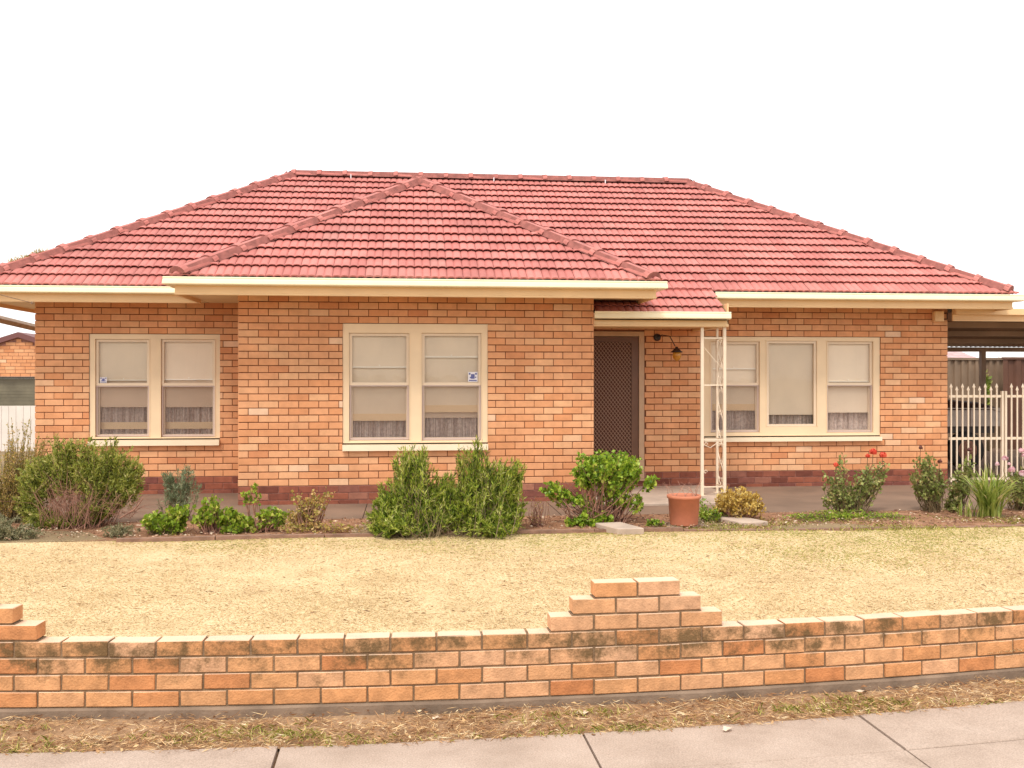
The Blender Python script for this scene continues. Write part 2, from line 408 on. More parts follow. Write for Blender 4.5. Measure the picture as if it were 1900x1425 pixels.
strip('yard', XS, lambda x: BEDY, lambda x: 80, 0, 0, M['far'], 4)
strip('garden_bed', XS[3:-3], lambda x: BEDY - .015, lambda x: 10.98, .003, .02, M['soil'], 10, .03)
mb = MB()
for a, b in ((-7.5, -5.2), (-5.19, -2.9), (-2.89, -.5), (-.49, 1.7), (1.71, 4.1), (4.11, 6.4), (6.41, 8.7), (8.71, 11.5)):
    mb.box(a, b, 11.0, 13.62, -.05, .018 + rng.uniform(-.002, .003))
tag(mb.build('paving', M['pave']), kind='structure')
mb = MB(); mb.box(7.75, 18, 13.62, 30, -.05, .014); tag(mb.build('driveway', M['pave']), kind='structure')

# ------------------------------------------------------------------ house
house = thing('house', (1.4, 13.6, 0), 'single storey cream brick house with red tiled hip roof and cream gutters', 'house')
WY = 13.6; BY = 12.3; XL = -4.85; XR = 7.71; BL = -2.04; BR = 2.31; ZT = 2.562; CO = .086; ZP = .24
def wallrun(mb, o, d, L, z0, n, openings, bi=0, mi=1, phase=0, face=0.0, core=True):
    """running-bond bricks; outward normal = (dy,-dx)"""
    nx, ny = d[1], -d[0]
    def T(s, z, k): return (o[0] + d[0] * s + nx * k, o[1] + d[1] * s + ny * k, z)
    for c in range(n):
        za = z0 + c * CO + .0052; zb = z0 + (c + 1) * CO - .0052
        s = -.24 + (.12 if (c + phase) % 2 else 0.0)
        while s < L:
            a, b = max(0, s + .004), min(L, s + .24 - .004)
            s += .24
            if b - a < .02: continue
            segs = [(a, b)]
            for (h0, h1, hz0, hz1) in openings:
                if zb > hz0 + .03 and za < hz1 - .02:
                    new = []
                    for (p, q) in segs:
                        if q <= h0 or p >= h1: new.append((p, q)); continue
                        if p < h0: new.append((p, h0))
                        if q > h1: new.append((h1, q))
                    segs = new
            for (p, q) in segs:
                if q - p < .015: continue
                k = face + rng.uniform(-.0015, .0015); e = .0028
                p2, q2 = p + rng.uniform(-.0012, .0012), q + rng.uniform(-.0012, .0012)
                z1, z2 = za + rng.uniform(-.001, .001), zb + rng.uniform(-.001, .001)
                base = len(mb.v)
                mb.v += [T(p2 + e, z1 + e, k), T(q2 - e, z1 + e, k), T(q2 - e, z2 - e, k), T(p2 + e, z2 - e, k),
                         T(p2, z1, k - e), T(q2, z1, k - e), T(q2, z2, k - e), T(p2, z2, k - e),
                         T(p2, z1, k - .03), T(q2, z1, k - .03), T(q2, z2, k - .03), T(p2, z2, k - .03)]
                mb.f.append((base, base + 1, base + 2, base + 3)); mb.m.append(bi)
                for j in range(4):
                    j2 = (j + 1) % 4
                    mb.f.append((base + 4 + j, base + 4 + j2, base + j2, base + j)); mb.m.append(bi)
                    mb.f.append((base + 8 + j, base + 8 + j2, base + 4 + j2, base + 4 + j)); mb.m.append(bi)
    if core:
        zt = z0 + n * CO
        ss = sorted({.012, L - .012, *[h[i] for h in openings for i in (0, 1)]})
        for sa, sb in zip(ss, ss[1:]):
            smid = (sa + sb) / 2; z = z0
            for (ha, hb) in sorted((h[2], h[3]) for h in openings if h[0] < smid < h[1]) + [(zt, zt)]:
                if ha > z + 1e-4:
                    P = [T(sa, z, face - .008), T(sb, z, face - .008), T(sb, ha, face - .008), T(sa, ha, face - .008),
                         T(sa, z, face - .20), T(sb, z, face - .20), T(sb, ha, face - .20), T(sa, ha, face - .20)]
                    b0 = len(mb.v); mb.v += P
                    for f in ((0, 1, 2, 3), (7, 6, 5, 4), (0, 4, 5, 1), (1, 5, 6, 2), (2, 6, 7, 3), (3, 7, 4, 0)):
                        mb.f.append(tuple(b0 + i for i in f)); mb.m.append(mi)
                z = max(z, hb)

# openings from the photograph
def rect(px0, px1, py0, py1, Y):
    pm = (px0 + px1) / 2
    return (X_at(px0, Y), X_at(px1, Y), Z_at(pm, py1, Y), Z_at(pm, py0, Y))
W1 = rect(165, 408, 616, 827, WY); W2 = rect(635.5, 905.5, 602, 836, BY); W3 = rect(1305, 1634, 621, 819, WY)
def snap(W):
    q = lambda z: ZP + round((z - ZP) / CO) * CO
    return (W[0], W[1], W[2], q(W[3]))
print('WIN', [(W[3], snap(W)[3]) for W in (W1, W2, W3)])
W1, W2, W3 = snap(W1), snap(W2), snap(W3)
DX0, DX1, DZ0, DZ1 = 2.36, X_at(1196, WY), .15, Z_at(1150, 615, WY)
NC = 27
wall = MB()
def shift(h, x0): return (h[0] - x0, h[1] - x0, h[2], h[3])
wallrun(wall, (XL, WY), (1, 0), BL - XL + .2, ZP, NC, [shift(W1, XL)])
wallrun(wall, (BL, BY), (1, 0), BR - BL, ZP, NC, [shift(W2, BL)], phase=1)
wallrun(wall, (BR - .1, WY), (1, 0), XR - BR + .1, ZP, NC, [shift(W3, BR - .1), (DX0 - BR + .1, DX1 - BR + .1, 0, DZ1)])
wallrun(wall, (BR, BY + .004), (0, 1), WY - BY, ZP, NC, [], phase=0)
wallrun(wall, (BL, WY), (0, -1), WY - BY - .004, ZP, NC, [], phase=0)
wallrun(wall, (XR, WY + .004), (0, 1), 6.2, ZP, NC, [], phase=1)
wallrun(wall, (XL, WY + 6.2), (0, -1), 6.196, ZP, NC, [], phase=1)
wallrun(wall, (XR, WY + 6.2), (-1, 0), XR - XL, ZP, NC, [])
wall.build('brick_wall', [M['brick'], M['mortar']], house)
pl = MB()
ZQ = ZP - 4 * CO
wallrun(pl, (XL, WY), (1, 0), BL - XL + .2, ZQ, 4, [], face=.002)
wallrun(pl, (BL, BY), (1, 0), BR - BL, ZQ, 4, [], phase=1, face=.002)
wallrun(pl, (BR - .1, WY), (1, 0), XR - BR + .1, ZQ, 4, [(DX0 - BR + .1, DX1 - BR + .1, DZ0 - .03, 3)], face=.002)
wallrun(pl, (BR, BY + .004), (0, 1), WY - BY, ZQ, 4, [], face=.002)
wallrun(pl, (BL, WY), (0, -1), WY - BY - .004, ZQ, 4, [], face=.002)
wallrun(pl, (XR, WY + .004), (0, 1), 6.2, ZQ, 4, [], phase=1, face=.002)
wallrun(pl, (XL, WY + 6.2), (0, -1), 6.196, ZQ, 4, [], phase=1, face=.002)
pl.build('brick_plinth', [M['plinth'], M['mortar_pale']], house)
# interior floor and ceiling to close the rooms
it = MB(); it.box(XL + .2, XR - .2, WY + .2, WY + 6, .05, .1); it.box(BL + .2, BR - .2, BY + .2, WY + .2, .05, .1)
it.box(XL + .2, XR - .2, WY + 2.4, WY + 2.5, .1, 2.55)
it.build('interior', M['interior'], house)

# --- roof
GZ = 2.70; SL = .594; ANG = math.atan(SL)
EX0, EX1, EY = -5.57, 8.43, 12.88
RUN = 3.70; RY = EY + RUN; RZ = GZ + SL * RUN; EYB = EY + 2 * RUN
GA = .26; WV = .0945; TW = 2 * WV
def tile_plane(mb, o, along, up, width, nrows, start_row=0, seed=0, s_off=0.0):
    """o eave origin (on the pitch plane), along: horizontal unit vector, up: horizontal unit vector uphill"""
    r = random.Random(seed); cu, su = math.cos(ANG), math.sin(ANG)
    A = Vector((*along, 0)); U = Vector((up[0] * cu, up[1] * cu, su)); N = A.cross(U)
    if N.z < 0: N = -N
    O = Vector(o); nt_ = int(math.ceil(width / TW)); prof = []
    K = 7
    for i in range(2 * K + 1):
        t = i / K; ph = t - math.floor(t)
        h = .0165 * (math.sin(PI * ph) ** .55 if 0 < ph < 1 else 0.0)
        prof.append((i * TW / (2 * K) * .985 + TW * .0075, h))
    for row in range(start_row, start_row + nrows):
        wob = r.uniform(-.003, .003)
        for c in range(nt_):
            s0 = c * TW + s_off; base = len(mb.v); dz = r.uniform(-.002, .002); dv = r.uniform(-.003, .003) + wob; tw = r.uniform(-.002, .002)
            for (v, lift) in ((row * GA + dv + (.050 if row > start_row else .0), -.002 if row > start_row else -.012), (row * GA + dv + .003, .028 if row > start_row else .004), (row * GA + dv + .004, .036 if row > start_row else .020), (row * GA + GA + .035, .004)):
                for k, (s, h) in enumerate(prof):
                    hh = (h + lift + dz if lift > .005 or (row == start_row and lift > .003) else h * .9 + (.004 if v < row * GA + .2 else .0)) - .034
                    mb.v.append(tuple(O + A * (s0 + s) + U * (v + tw * k / 14) + N * hh))
            L = len(prof)
            for j in range(3):
                for k in range(L - 1):
                    mb.f.append((base + j * L + k, base + j * L + k + 1, base + (j + 1) * L + k + 1, base + (j + 1) * L + k)); mb.m.append(0)
def clip(mb, planes):
    me = bpy.data.meshes.new('t'); me.from_pydata(mb.v, [], mb.f); bm = bmesh.new(); bm.from_mesh(me)
    for (co, no) in planes:
        bmesh.ops.bisect_plane(bm, geom=bm.verts[:] + bm.edges[:] + bm.faces[:], plane_co=co, plane_no=no, clear_outer=True)
    o = MB(); bm.verts.index_update(); o.v = [tuple(v.co) for v in bm.verts]; o.f = [tuple(v.index for v in f.verts) for f in bm.faces]; o.m = [0] * len(o.f)
    bm.free(); bpy.data.meshes.remove(me); return o
def join(dst, src):
    b = len(dst.v); dst.v += src.v; dst.f += [tuple(b + i for i in f) for f in src.f]; dst.m += src.m
roof = MB()
EO = .055   # tiles start this far behind the gutter lip
def P3(x, y): return (x, y, GZ)
# main front plane, clipped by the two hips (45 degrees in plan) and the ridge
m = MB(); tile_plane(m, (EX0, EY + EO, GZ + SL * EO), (1, 0), (0, 1), EX1 - EX0, 17, seed=1)
join(roof, clip(m, [((EX0, EY, 0), (-1, 1, 0)), ((EX1, EY, 0), (1, 1, 0)), ((0, RY, 0), (0, 1, 0))]))
# porch apron: the same plane running three courses further down
m = MB(); tile_plane(m, (EX0, EY + EO, GZ + SL * EO), (1, 0), (0, 1), EX1 - EX0, 4, start_row=-3, seed=2)
join(roof, clip(m, [((2.35, 0, 0), (-1, 0, 0)), ((4.03, 0, 0), (1, 0, 0))]))
# back plane and hip ends
m = MB(); tile_plane(m, (EX1, EYB - EO, GZ + SL * EO), (-1, 0), (0, -1), EX1 - EX0, 17, seed=3)
join(roof, clip(m, [((EX0, EYB, 0), (-1, -1, 0)), ((EX1, EYB, 0), (1, -1, 0)), ((0, RY, 0), (0, -1, 0))]))
m = MB(); tile_plane(m, (EX0 + EO, EYB, GZ + SL * EO), (0, -1), (1, 0), EYB - EY, 17, seed=4)
join(roof, clip(m, [((EX0, EY, 0), (1, -1, 0)), ((EX0, EYB, 0), (1, 1, 0))]))
m = MB(); tile_plane(m, (EX1 - EO, EY, GZ + SL * EO), (0, 1), (-1, 0), EYB - EY, 17, seed=5)
join(roof, clip(m, [((EX1, EY, 0), (-1, -1, 0)), ((EX1, EYB, 0), (-1, 1, 0))]))
# bay roof
BX0, BX1, BEY = -2.76, 3.07, 11.58; BH = (BX1 - BX0) / 2; BCX = (BX0 + BX1) / 2
m = MB(); tile_plane(m, (BX0, BEY + EO, GZ + SL * EO), (1, 0), (0, 1), BX1 - BX0, 13, seed=6)
join(roof, clip(m, [((BX0, BEY, 0), (-1, 1, 0)), ((BX1, BEY, 0), (1, 1, 0))]))
def vclip(x0, sgn):  # valley: keep the part of the bay side plane in front of the main plane
    return ((x0, EY + .05, 0), (sgn, 1, 0))
m = MB(); tile_plane(m, (BX0 + EO, EY + 3.2, GZ + SL * EO), (0, -1), (1, 0), EY + 3.2 - BEY, 13, seed=7)
join(roof, clip(m, [((BX0, BEY, 0), (1, -1, 0)), vclip(BX0, -1), ((BCX, 0, 0), (1, 0, 0))]))
m = MB(); tile_plane(m, (BX1 - EO, BEY, GZ + SL * EO), (0, 1), (-1, 0), EY + 3.2 - BEY, 13, seed=8)
join(roof, clip(m, [((BX1, BEY, 0), (-1, -1, 0)), vclip(BX1, 1), ((BCX, 0, 0), (-1, 0, 0))]))
roof_o = roof.build('roof', M['tile'], house, recalc=False)
# sarking boards under the tiles so nothing shows through
sk = MB(); t = -.06
def pz(z): return z + t
c = [(EX0 + .05, EY + .05, pz(GZ)), (EX1 - .05, EY + .05, pz(GZ)), (EX1 - RUN, RY, pz(RZ)), (EX0 + RUN, RY, pz(RZ)), (EX1 - .05, EYB - .05, pz(GZ)), (EX0 + .05, EYB - .05, pz(GZ))]
sk.quad([c[0], c[1], c[2], c[3]]); sk.quad([c[1], c[4], c[2]]); sk.quad([c[4], c[5], c[3], c[2]]); sk.quad([c[5], c[0], c[3]])
pk = (BCX, BEY + BH, pz(GZ + SL * BH)); pb = (BCX, EY + BH, pz(GZ + SL * BH))
sk.quad([(BX0 + .05, BEY + .05, pz(GZ)), (BX1 - .05, BEY + .05, pz(GZ)), pk])
sk.quad([(BX0 + .05, BEY + .05, pz(GZ)), pk, pb, (BX0 + .05, EY, pz(GZ))]); sk.quad([(BX1 - .05, BEY + .05, pz(GZ)), pk, pb, (BX1 - .05, EY, pz(GZ))])
sk.quad([(2.32, 12.27, pz(GZ - SL * .61)), (4.02, 12.27, pz(GZ - SL * .61)), (4.02, EY + .05, pz(GZ)), (2.32, EY + .05, pz(GZ))])
sk.build('roof_boards', M['dark'], roof_o, recalc=False)
# ridge and hip capping
def capline(mb, a, b, seglen=.415, wide=.13, high=.062, seed=0, lift=-.012):
    r = random.Random(seed); a = Vector(a); b = Vector(b); D = b - a; L = D.length; d = D / L; n = max(1, round(L / seglen)); sl = L / n
    side = d.cross(Vector((0, 0, 1))).normalized(); up = side.cross(d).normalized()
    if up.z < 0: up = -up
    for i in range(n):
        p = a + d * (i * sl); jz = r.uniform(-.004, .004); js = r.uniform(-.006, .006); base = len(mb.v)
        # lower end is the wide collar, upper end tucks under the next
        secs = [(-.02, 1.11, 1.04, .002), (.05, 1.11, 1.04, .010), (.056, 1.0, .88, 0), (sl + .02, .96, .80, -.004)]
        K = 8
        for (v, ws, hs, dz) in secs:
            for k in range(K + 1):
                th = PI * k / K; x = math.cos(th); z = math.sin(th) ** .8
                mb.v.append(tuple(p + d * v + side * (x * wide * ws + js) + up * (z * high * hs + lift + jz + dz - .03 * abs(x) ** 2)))
        for j in range(3):
            for k in range(K):
                mb.f.append((base + j * (K + 1) + k, base + j * (K + 1) + k + 1, base + (j + 1) * (K + 1) + k + 1, base + (j + 1) * (K + 1) + k)); mb.m.append(0)
        mb.f.append(tuple(base + k for k in range(K + 1))); mb.m.append(1)
    # mortar bedding under the caps
    e = wide * 1.02
    for sgn in (-1, 1):
        mb.quad([a + side * e * sgn + up * (-.055), b + side * e * sgn + up * (-.055), b + side * e * .8 * sgn + up * .03, a + side * e * .8 * sgn + up * .03], 1)
cp = MB()
k0 = .14
capline(cp, (EX0 + k0, EY + k0, GZ + SL * k0), (EX0 + RUN, RY, RZ), seed=1)
capline(cp, (EX1 - k0, EY + k0, GZ + SL * k0), (EX1 - RUN, RY, RZ), seed=2)
capline(cp, (EX1 - k0, EYB - k0, GZ + SL * k0), (EX1 - RUN, RY, RZ), seed=3)
capline(cp, (EX0 + k0, EYB - k0, GZ + SL * k0), (EX0 + RUN, RY, RZ), seed=4)
capline(cp, (EX0 + RUN, RY, RZ), (EX1 - RUN, RY, RZ), seed=5)
capline(cp, (BX0 + k0, BEY + k0, GZ + SL * k0), (BCX, BEY + BH, GZ + SL * BH), seed=6, wide=.145)
capline(cp, (BX1 - k0, BEY + k0, GZ + SL * k0), (BCX, BEY + BH, GZ + SL * BH), seed=7, wide=.145)
capline(cp, (BCX, BEY + BH, GZ + SL * BH), (BCX, EY + BH - .1, GZ + SL * BH), seed=8)
cp.build('ridge_capping', [M['cap'], M['bed']], roof_o, recalc=False)
# small white vent clips on the ridge
for px in (652, 786, 915, 1120):
    cl = MB(); x = X_at(px, RY); cl.box(x - .008, x + .008, RY - .15, RY - .13, RZ - .10, RZ - .03)
    cl.build('ridge_clip', M['sticker'], roof_o)

# --- gutters, fascias, soffits
def frames(pts, outs):
    """mitred path: outs = outward normal per segment"""
    fr = []
    for i, p in enumerate(pts):
        if i == 0: o = outs[0]
        elif i == len(pts) - 1: o = outs[-1]
        else: o = (outs[i - 1][0] + outs[i][0], outs[i - 1][1] + outs[i][1])
        fr.append((p, o))
    return fr
def gut_poly(zt): return [(0, zt - .092), (.095, zt - .092), (.111, zt - .086), (.116, zt - .076), (.112, zt - .040), (.107, zt - .022), (.1105, zt - .014), (.110, zt - .003), (.105, zt), (.100, zt - .004), (.098, zt - .02), (0, zt - .02)]
def fas_poly(zb, zt): return [(-.022, zb), (0, zb), (.006, zb + .006), (.006, zb + .022), (0, zb + .028), (0, zt), (-.022, zt)]
def eave(pts, outs, zt, zb, name='gutter'):
    fr = frames(pts, outs)
    g = MB(); g.extrude(gut_poly(zt), fr); g.build(name, M['gutter'], house)
    g = MB(); g.extrude(fas_poly(zb, zt - .02), fr); g.build('fascia', M['cream'], house)
FY = 13.0; FBY = 11.7; FX0, FX1 = EX0 + .115, EX1 - .115; FB0, FB1 = BX0 + .115, BX1 - .115
eave([(FX0, EYB - .115), (FX0, FY), (FB0 + .02, FY)], [(-1, 0), (0, -1)], GZ, 2.50)
eave([(FB0, FY + .05), (FB0, FBY), (FB1, FBY), (FB1, FY + .15)], [(-1, 0), (0, -1), (1, 0)], GZ, 2.50)
eave([(4.06, FY), (FX1, FY), (FX1, EYB - .115), (FX0, EYB - .115)], [(0, -1), (1, 0), (0, 1)], GZ - .004, 2.50)
PY = 12.345; PZ = 2.385
eave([(BR + .002, PY), (4.06, PY)], [(0, -1)], PZ, 2.20)
s = MB(); zs = 2.548
s.box(FX0 + .02, FB0, FY + .02, WY - .002, zs, zs + .01); s.box(FX0 + .02, XL - .002, WY - .002, EYB - .14, zs, zs + .01)
s.box(FB0 + .02, FB1 - .02, FBY + .02, BY - .002, zs - .001, zs + .009)
s.box(FB0 + .02, BL - .002, BY - .002, WY - .004, zs - .001, zs + .009); s.box(BR + .002, FB1 - .02, BY - .002, 12.56, zs - .001, zs + .009)
s.box(4.06, FX1 - .02, FY + .02, WY - .002, zs, zs + .01); s.box(XR + .002, FX1 - .02, WY - .002, EYB - .14, zs, zs + .01)
s.build('soffit', M['soffit'], house)
s = MB(); s.box(BR + .004, 4.04, PY + .025, WY - .003, 2.235, 2.245); s.build('porch_ceiling', M['cream'], house)
s = MB(); s.box(BR + .004, 4.045, PY + .02, PY + .11, 2.20, 2.234); s.box(3.95, 4.045, PY + .112, WY - .003, 2.20, 2.234)
s.box(4.02, 4.045, PY + .03, FY, 2.246, 2.34); s.build('porch_beam', M['cream'], house)
s = MB(); s.box(4.046, 4.06, PY - .0, FY + .05, 2.24, 2.5); s.build('porch_side_board', M['cream'], house)

# --- windows
def sash_window(W, Y, lights, sillh, label):
    x0, x1, z0, z1 = W; yf = Y + .02
    zs_ = z0 + sillh
    fm = MB(); holes = []
    for L in lights:
        g = L['g']; a = .035
        holes.append((g[0] - a, g[1] + a, g[2] - a, g[3] + a))
    fm.plate(x0 + .002, x1 - .002, zs_ + .004, z1 - .002, yf, yf + .12, holes)
    # a thin bead round the frame
    for (hx0, hx1, hz0, hz1) in holes:
        e = .007
        fm.box(hx0 - .016, hx1 + .016, yf - e, yf - .0005, hz1, hz1 + .010)
        fm.box(hx0 - .010, hx0, yf - e, yf - .0005, hz0, hz1 - .0005); fm.box(hx1, hx1 + .010, yf - e, yf - .0005, hz0, hz1 - .0005)
    win = fm.build('window', M['frame'], house); tag(win, label)
    sl = MB()   # sloping timber sill
    for (ya, za) in ((0, 0),):
        sl.box(x0 + .002, x1 - .002, Y - .055, Y + .13, z0 + .003, z0 + sillh - .014)
        sl.build('window_sill', M['sill'], win)
    for L in lights:
        gx0, gx1, gz0, gz1 = L['g']; a = .033; mid = L.get('mid'); r = .017
        if mid:
            up = MB(); up.plate(gx0 - a, gx1 + a, mid - .012, gz1 + a, yf + .025, yf + .055, [(gx0, gx1, mid + .022, gz1)])
            up.build('sash', M['sash'], win)
            lo = MB(); lo.plate(gx0 - a, gx1 + a, gz0 - a, mid + .01, yf + .060, yf + .09, [(gx0 + .004, gx1 - .004, gz0, mid - .028)])
            lo.build('sash', M['sash'], win)
            p = MB(); p.quad([(gx0 - .01, yf + .04, mid + .01), (gx1 + .01, yf + .04, mid + .01), (gx1 + .01, yf + .04, gz1 + .01), (gx0 - .01, yf + .04, gz1 + .01)]); p.build('pane', M['glass'], win)
            p = MB(); p.quad([(gx0 - .01, yf + .075, gz0 - .01), (gx1 + .01, yf + .075, gz0 - .01), (gx1 + .01, yf + .075, mid - .02), (gx0 - .01, yf + .075, mid - .02)]); p.build('pane', M['glass'], win)
            sf = MB(); sf.plate(gx0 - a + .002, gx1 + a - .002, gz0 - .028, mid - .013, yf + .028, yf + .042, [(gx0 - .012, gx1 + .012, gz0 - .008, mid - .026)])
            sf.build('screen_frame', M['scrframe'], win)
            sc_ = MB(); sc_.quad([(gx0 - .02, yf + .036, gz0 - .02), (gx1 + .02, yf + .036, gz0 - .02), (gx1 + .02, yf + .036, mid - .02), (gx0 - .02, yf + .036, mid - .02)]); sc_.build('fly_screen', M['screen'], win)
        else:
            up = MB(); up.plate(gx0 - a, gx1 + a, gz0 - a, gz1 + a, yf + .012, yf + .055, [(gx0, gx1, gz0, gz1)]); up.build('sash', M['sash'], win)
            p = MB(); p.quad([(gx0 - .01, yf + .04, gz0 - .01), (gx1 + .01, yf + .04, gz0 - .01), (gx1 + .01, yf + .04, gz1 + .01), (gx0 - .01, yf + .04, gz1 + .01)]); p.build('pane', M['glass'], win)
        for (zb, yo, mk, hem, hh) in L['blinds']:
            b = MB(); n = 10
            for i in range(n):
                xa = gx0 - .03 + (gx1 - gx0 + .06) * i / n; xb = gx0 - .03 + (gx1 - gx0 + .06) * (i + 1) / n
                w0 = .002 * math.sin(i * 1.3 + zb * 9); w1 = .002 * math.sin((i + 1) * 1.3 + zb * 9)
                b.quad([(xa, yf + yo + w0, zb), (xb, yf + yo + w1, zb), (xb, yf + yo, gz1 + .05), (xa, yf + yo, gz1 + .05)])
            bo = b.build('blind', M[mk], win, recalc=False)
            if hem:
                b = MB(); b.box(gx0 - .028, gx1 + .028, yf + yo - .008, yf + yo + .006, zb - .003, zb + hh)
                if hem == 'hemw': b.lathe([(0, -.002), (.010, 0), (.010, .004), (0, .005)], ((gx0 + gx1) / 2, yf + yo - .01, zb + hh + .012), 10, axis=Vector((0, -1, 0)))
                b.build('blind_hem', M[hem], win)
        cu = MB(); n = 60; zc = L.get('curt', gz0 + .3)
        for i in range(n):
            xa = gx0 - .03 + (gx1 - gx0 + .06) * i / n; xb = gx0 - .03 + (gx1 - gx0 + .06) * (i + 1) / n
            fy = lambda x: .020 * math.sin(x * 62 + 3 * math.sin(x * 13)) + .012 * math.sin(x * 131)
            cu.quad([(xa, yf + .165 + fy(xa), gz0 - .03 + L.get('cz', 0)), (xb, yf + .165 + fy(xb), gz0 - .03 + L.get('cz', 0)), (xb, yf + .165 + fy(xb), zc), (xa, yf + .165 + fy(xa), zc)])
        cu.build('curtain', M['net'], win, recalc=False)
        if 'stick' in L:
            a0, a1, b0, b1 = L['stick']; q = MB(); yy = yf + .0385
            q.box(a0, a1, yy - .0015, yy, b0, b1, 0)
            w_, h_ = a1 - a0, b1 - b0
            for (u0, u1, v0, v1) in ((.08, .25, .72, .9), (.72, .92, .72, .9), (.3, .68, .3, .78), (.1, .9, .08, .2), (.18, .3, .35, .5), (.72, .84, .38, .52)):
                q.box(a0 + u0 * w_, a0 + u1 * w_, yy - .0025, yy - .0016, b0 + v0 * h_, b0 + v1 * h_, 1)
            q.build('sticker', [M['sticker'], M['stickerblue']], win)
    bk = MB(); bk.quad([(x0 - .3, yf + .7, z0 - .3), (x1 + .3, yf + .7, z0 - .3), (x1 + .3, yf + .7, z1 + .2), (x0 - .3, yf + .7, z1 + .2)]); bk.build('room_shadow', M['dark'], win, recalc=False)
    return win
def zz(py, px, Y): return Z_at(px, py, Y)
# left window
Y = WY
L1 = dict(g=rect(181, 271, 634, 806, Y), mid=zz(714, 226, Y), curt=zz(752, 226, Y), blinds=[(zz(706, 226, Y), .072, 'blind', 'hemw', .012), (zz(756, 226, Y), .095, 'blind2', None, 0)],
          stick=(X_at(183, Y), X_at(196, Y), zz(712, 190, Y) + .012, zz(700, 190, Y)))
L2 = dict(g=rect(303, 393, 634, 806, Y), mid=zz(714, 348, Y), curt=zz(752, 348, Y), blinds=[(zz(705, 348, Y), .072, 'blind', 'hemw', .014), (zz(756, 348, Y), .095, 'blind2', None, 0)])
wn = sash_window(W1, Y, [L1, L2], .09, 'left front window with drawn blinds')
for L in (L1, L2):   # pale rail inside, low in the opening
    g = L['g']; q = MB(); q.box(g[0] - .03, g[1] + .03, Y + .15, Y + .17, zz(797, 290, Y), zz(784, 290, Y)); q.build('inner_rail', M['hem'], wn)
Y = BY
L1 = dict(g=rect(653, 754, 623, 812, Y), mid=zz(713, 704, Y), curt=zz(772, 704, Y), blinds=[(zz(682, 704, Y), .072, 'blind', 'hemw', .016), (zz(781, 704, Y), .095, 'blind', 'hem', .085)])
L2 = dict(g=rect(788, 888, 623, 812, Y), mid=zz(713, 838, Y), curt=zz(770, 838, Y), blinds=[(zz(663, 838, Y), .072, 'blind', 'hemw', .016), (zz(765, 838, Y), .095, 'blind', 'hem', .085), (zz(776, 838, Y), .125, 'blind2', None, 0)],
          stick=(X_at(869, Y), X_at(887, Y), zz(709, 878, Y) + .004, zz(690, 878, Y)))
sash_window(W2, Y, [L1, L2], .09, 'middle window in the projecting bay')
Y = WY
L1 = dict(g=rect(1324, 1406, 638, 798, Y), mid=zz(713, 1365, Y), curt=zz(758, 1365, Y), blinds=[(zz(685, 1365, Y), .072, 'blind', 'hemw', .014), (zz(762, 1365, Y), .095, 'blind', 'hem', .09)])
L2 = dict(g=rect(1428, 1512, 637, 787, Y), curt=zz(765, 1470, Y), blinds=[(zz(770, 1470, Y), .072, 'blind', None, 0)])
L3 = dict(g=rect(1540, 1617, 638, 798, Y), mid=zz(713, 1578, Y), curt=zz(762, 1578, Y), blinds=[(zz(708, 1578, Y), .072, 'blind', 'hemw', .010), (zz(766, 1578, Y), .095, 'blind', None, 0)])
sash_window(W3, Y, [L1, L2, L3], .075, 'wide three light window beside the porch')

# --- front door
d0, d1 = DX0 + .07, DX1 - .075; dz1 = DZ1 - .065
fr = MB(); fr.plate(DX0 + .001, DX1 - .001, DZ0 - .028, DZ1 - .001, WY + .01, WY + .13, [(d0, d1, DZ0, dz1)])
dr = fr.build('door', M['doorframe'], house); tag(dr, 'brown security screen front door with tan frame')
s = MB(); s.box(DX0 + .002, DX1 - .002, WY - .03, WY + .009, DZ0 - .028, DZ0 + .004); s.build('door_step', M['doorframe'], dr)
ye = WY + .03; st = .10
s = MB(); s.plate(d0 + .004, d1 - .004, DZ0 + .006, dz1 - .004, ye, ye + .035, [(d0 + st, d1 - st, DZ0 + .16, dz1 - .08)]); s.build('door_leaf', M['door'], dr)
s = MB(); gx0, gx1, gz0, gz1 = d0 + st, d1 - st, DZ0 + .16, dz1 - .08
def clipseg(x, z, dx, dz):
    ts = [-9, 9]
    for p, q, lo, hi in ((x, dx, gx0, gx1), (z, dz, gz0, gz1)):
        a, b = (lo - p) / q, (hi - p) / q
        if a > b: a, b = b, a
        ts[0] = max(ts[0], a); ts[1] = min(ts[1], b)
    return ts
for sg in (-1, 1):
    c_ = -1.0
    while c_ < 3.2:
        dx, dz = .62, sg * .78
        a, b = clipseg(gx0, c_ + (1.2 if sg < 0 else 0), dx, dz)
        if b > a + .01:
            x, z = gx0, c_ + (1.2 if sg < 0 else 0); wn_ = Vector((-dz, 0, dx)) * (.0042 if sg < 0 else .003); yo = ye + (.004 if sg < 0 else .012)
            A = Vector((x + dx * a, yo, z + dz * a)); B = Vector((x + dx * b, yo, z + dz * b)); bk_ = Vector((0, .007, 0))
            for q in ([A - wn_, B - wn_, B + wn_, A + wn_], [A - wn_, B - wn_, B - wn_ + bk_, A - wn_ + bk_], [A + wn_, B + wn_, B + wn_ + bk_, A + wn_ + bk_]): s.quad(q)
        c_ += .062
s.build('door_grille', M['grille'], dr, recalc=False)
s = MB(); s.box(d0 + .05, d1 - .05, ye + .036, ye + .05, DZ0 + .05, dz1 - .02); s.build('door_panel', M['doorback'], dr)
s = MB(); s.box(d0 + .03, d0 + .055, ye - .012, ye, 1.0, 1.16); s.tube([(d0 + .042, ye - .012, 1.08), (d0 + .042, ye - .05, 1.08), (d0 + .13, ye - .05, 1.08)], .009, 8); s.build('door_handle', M['black'], dr)

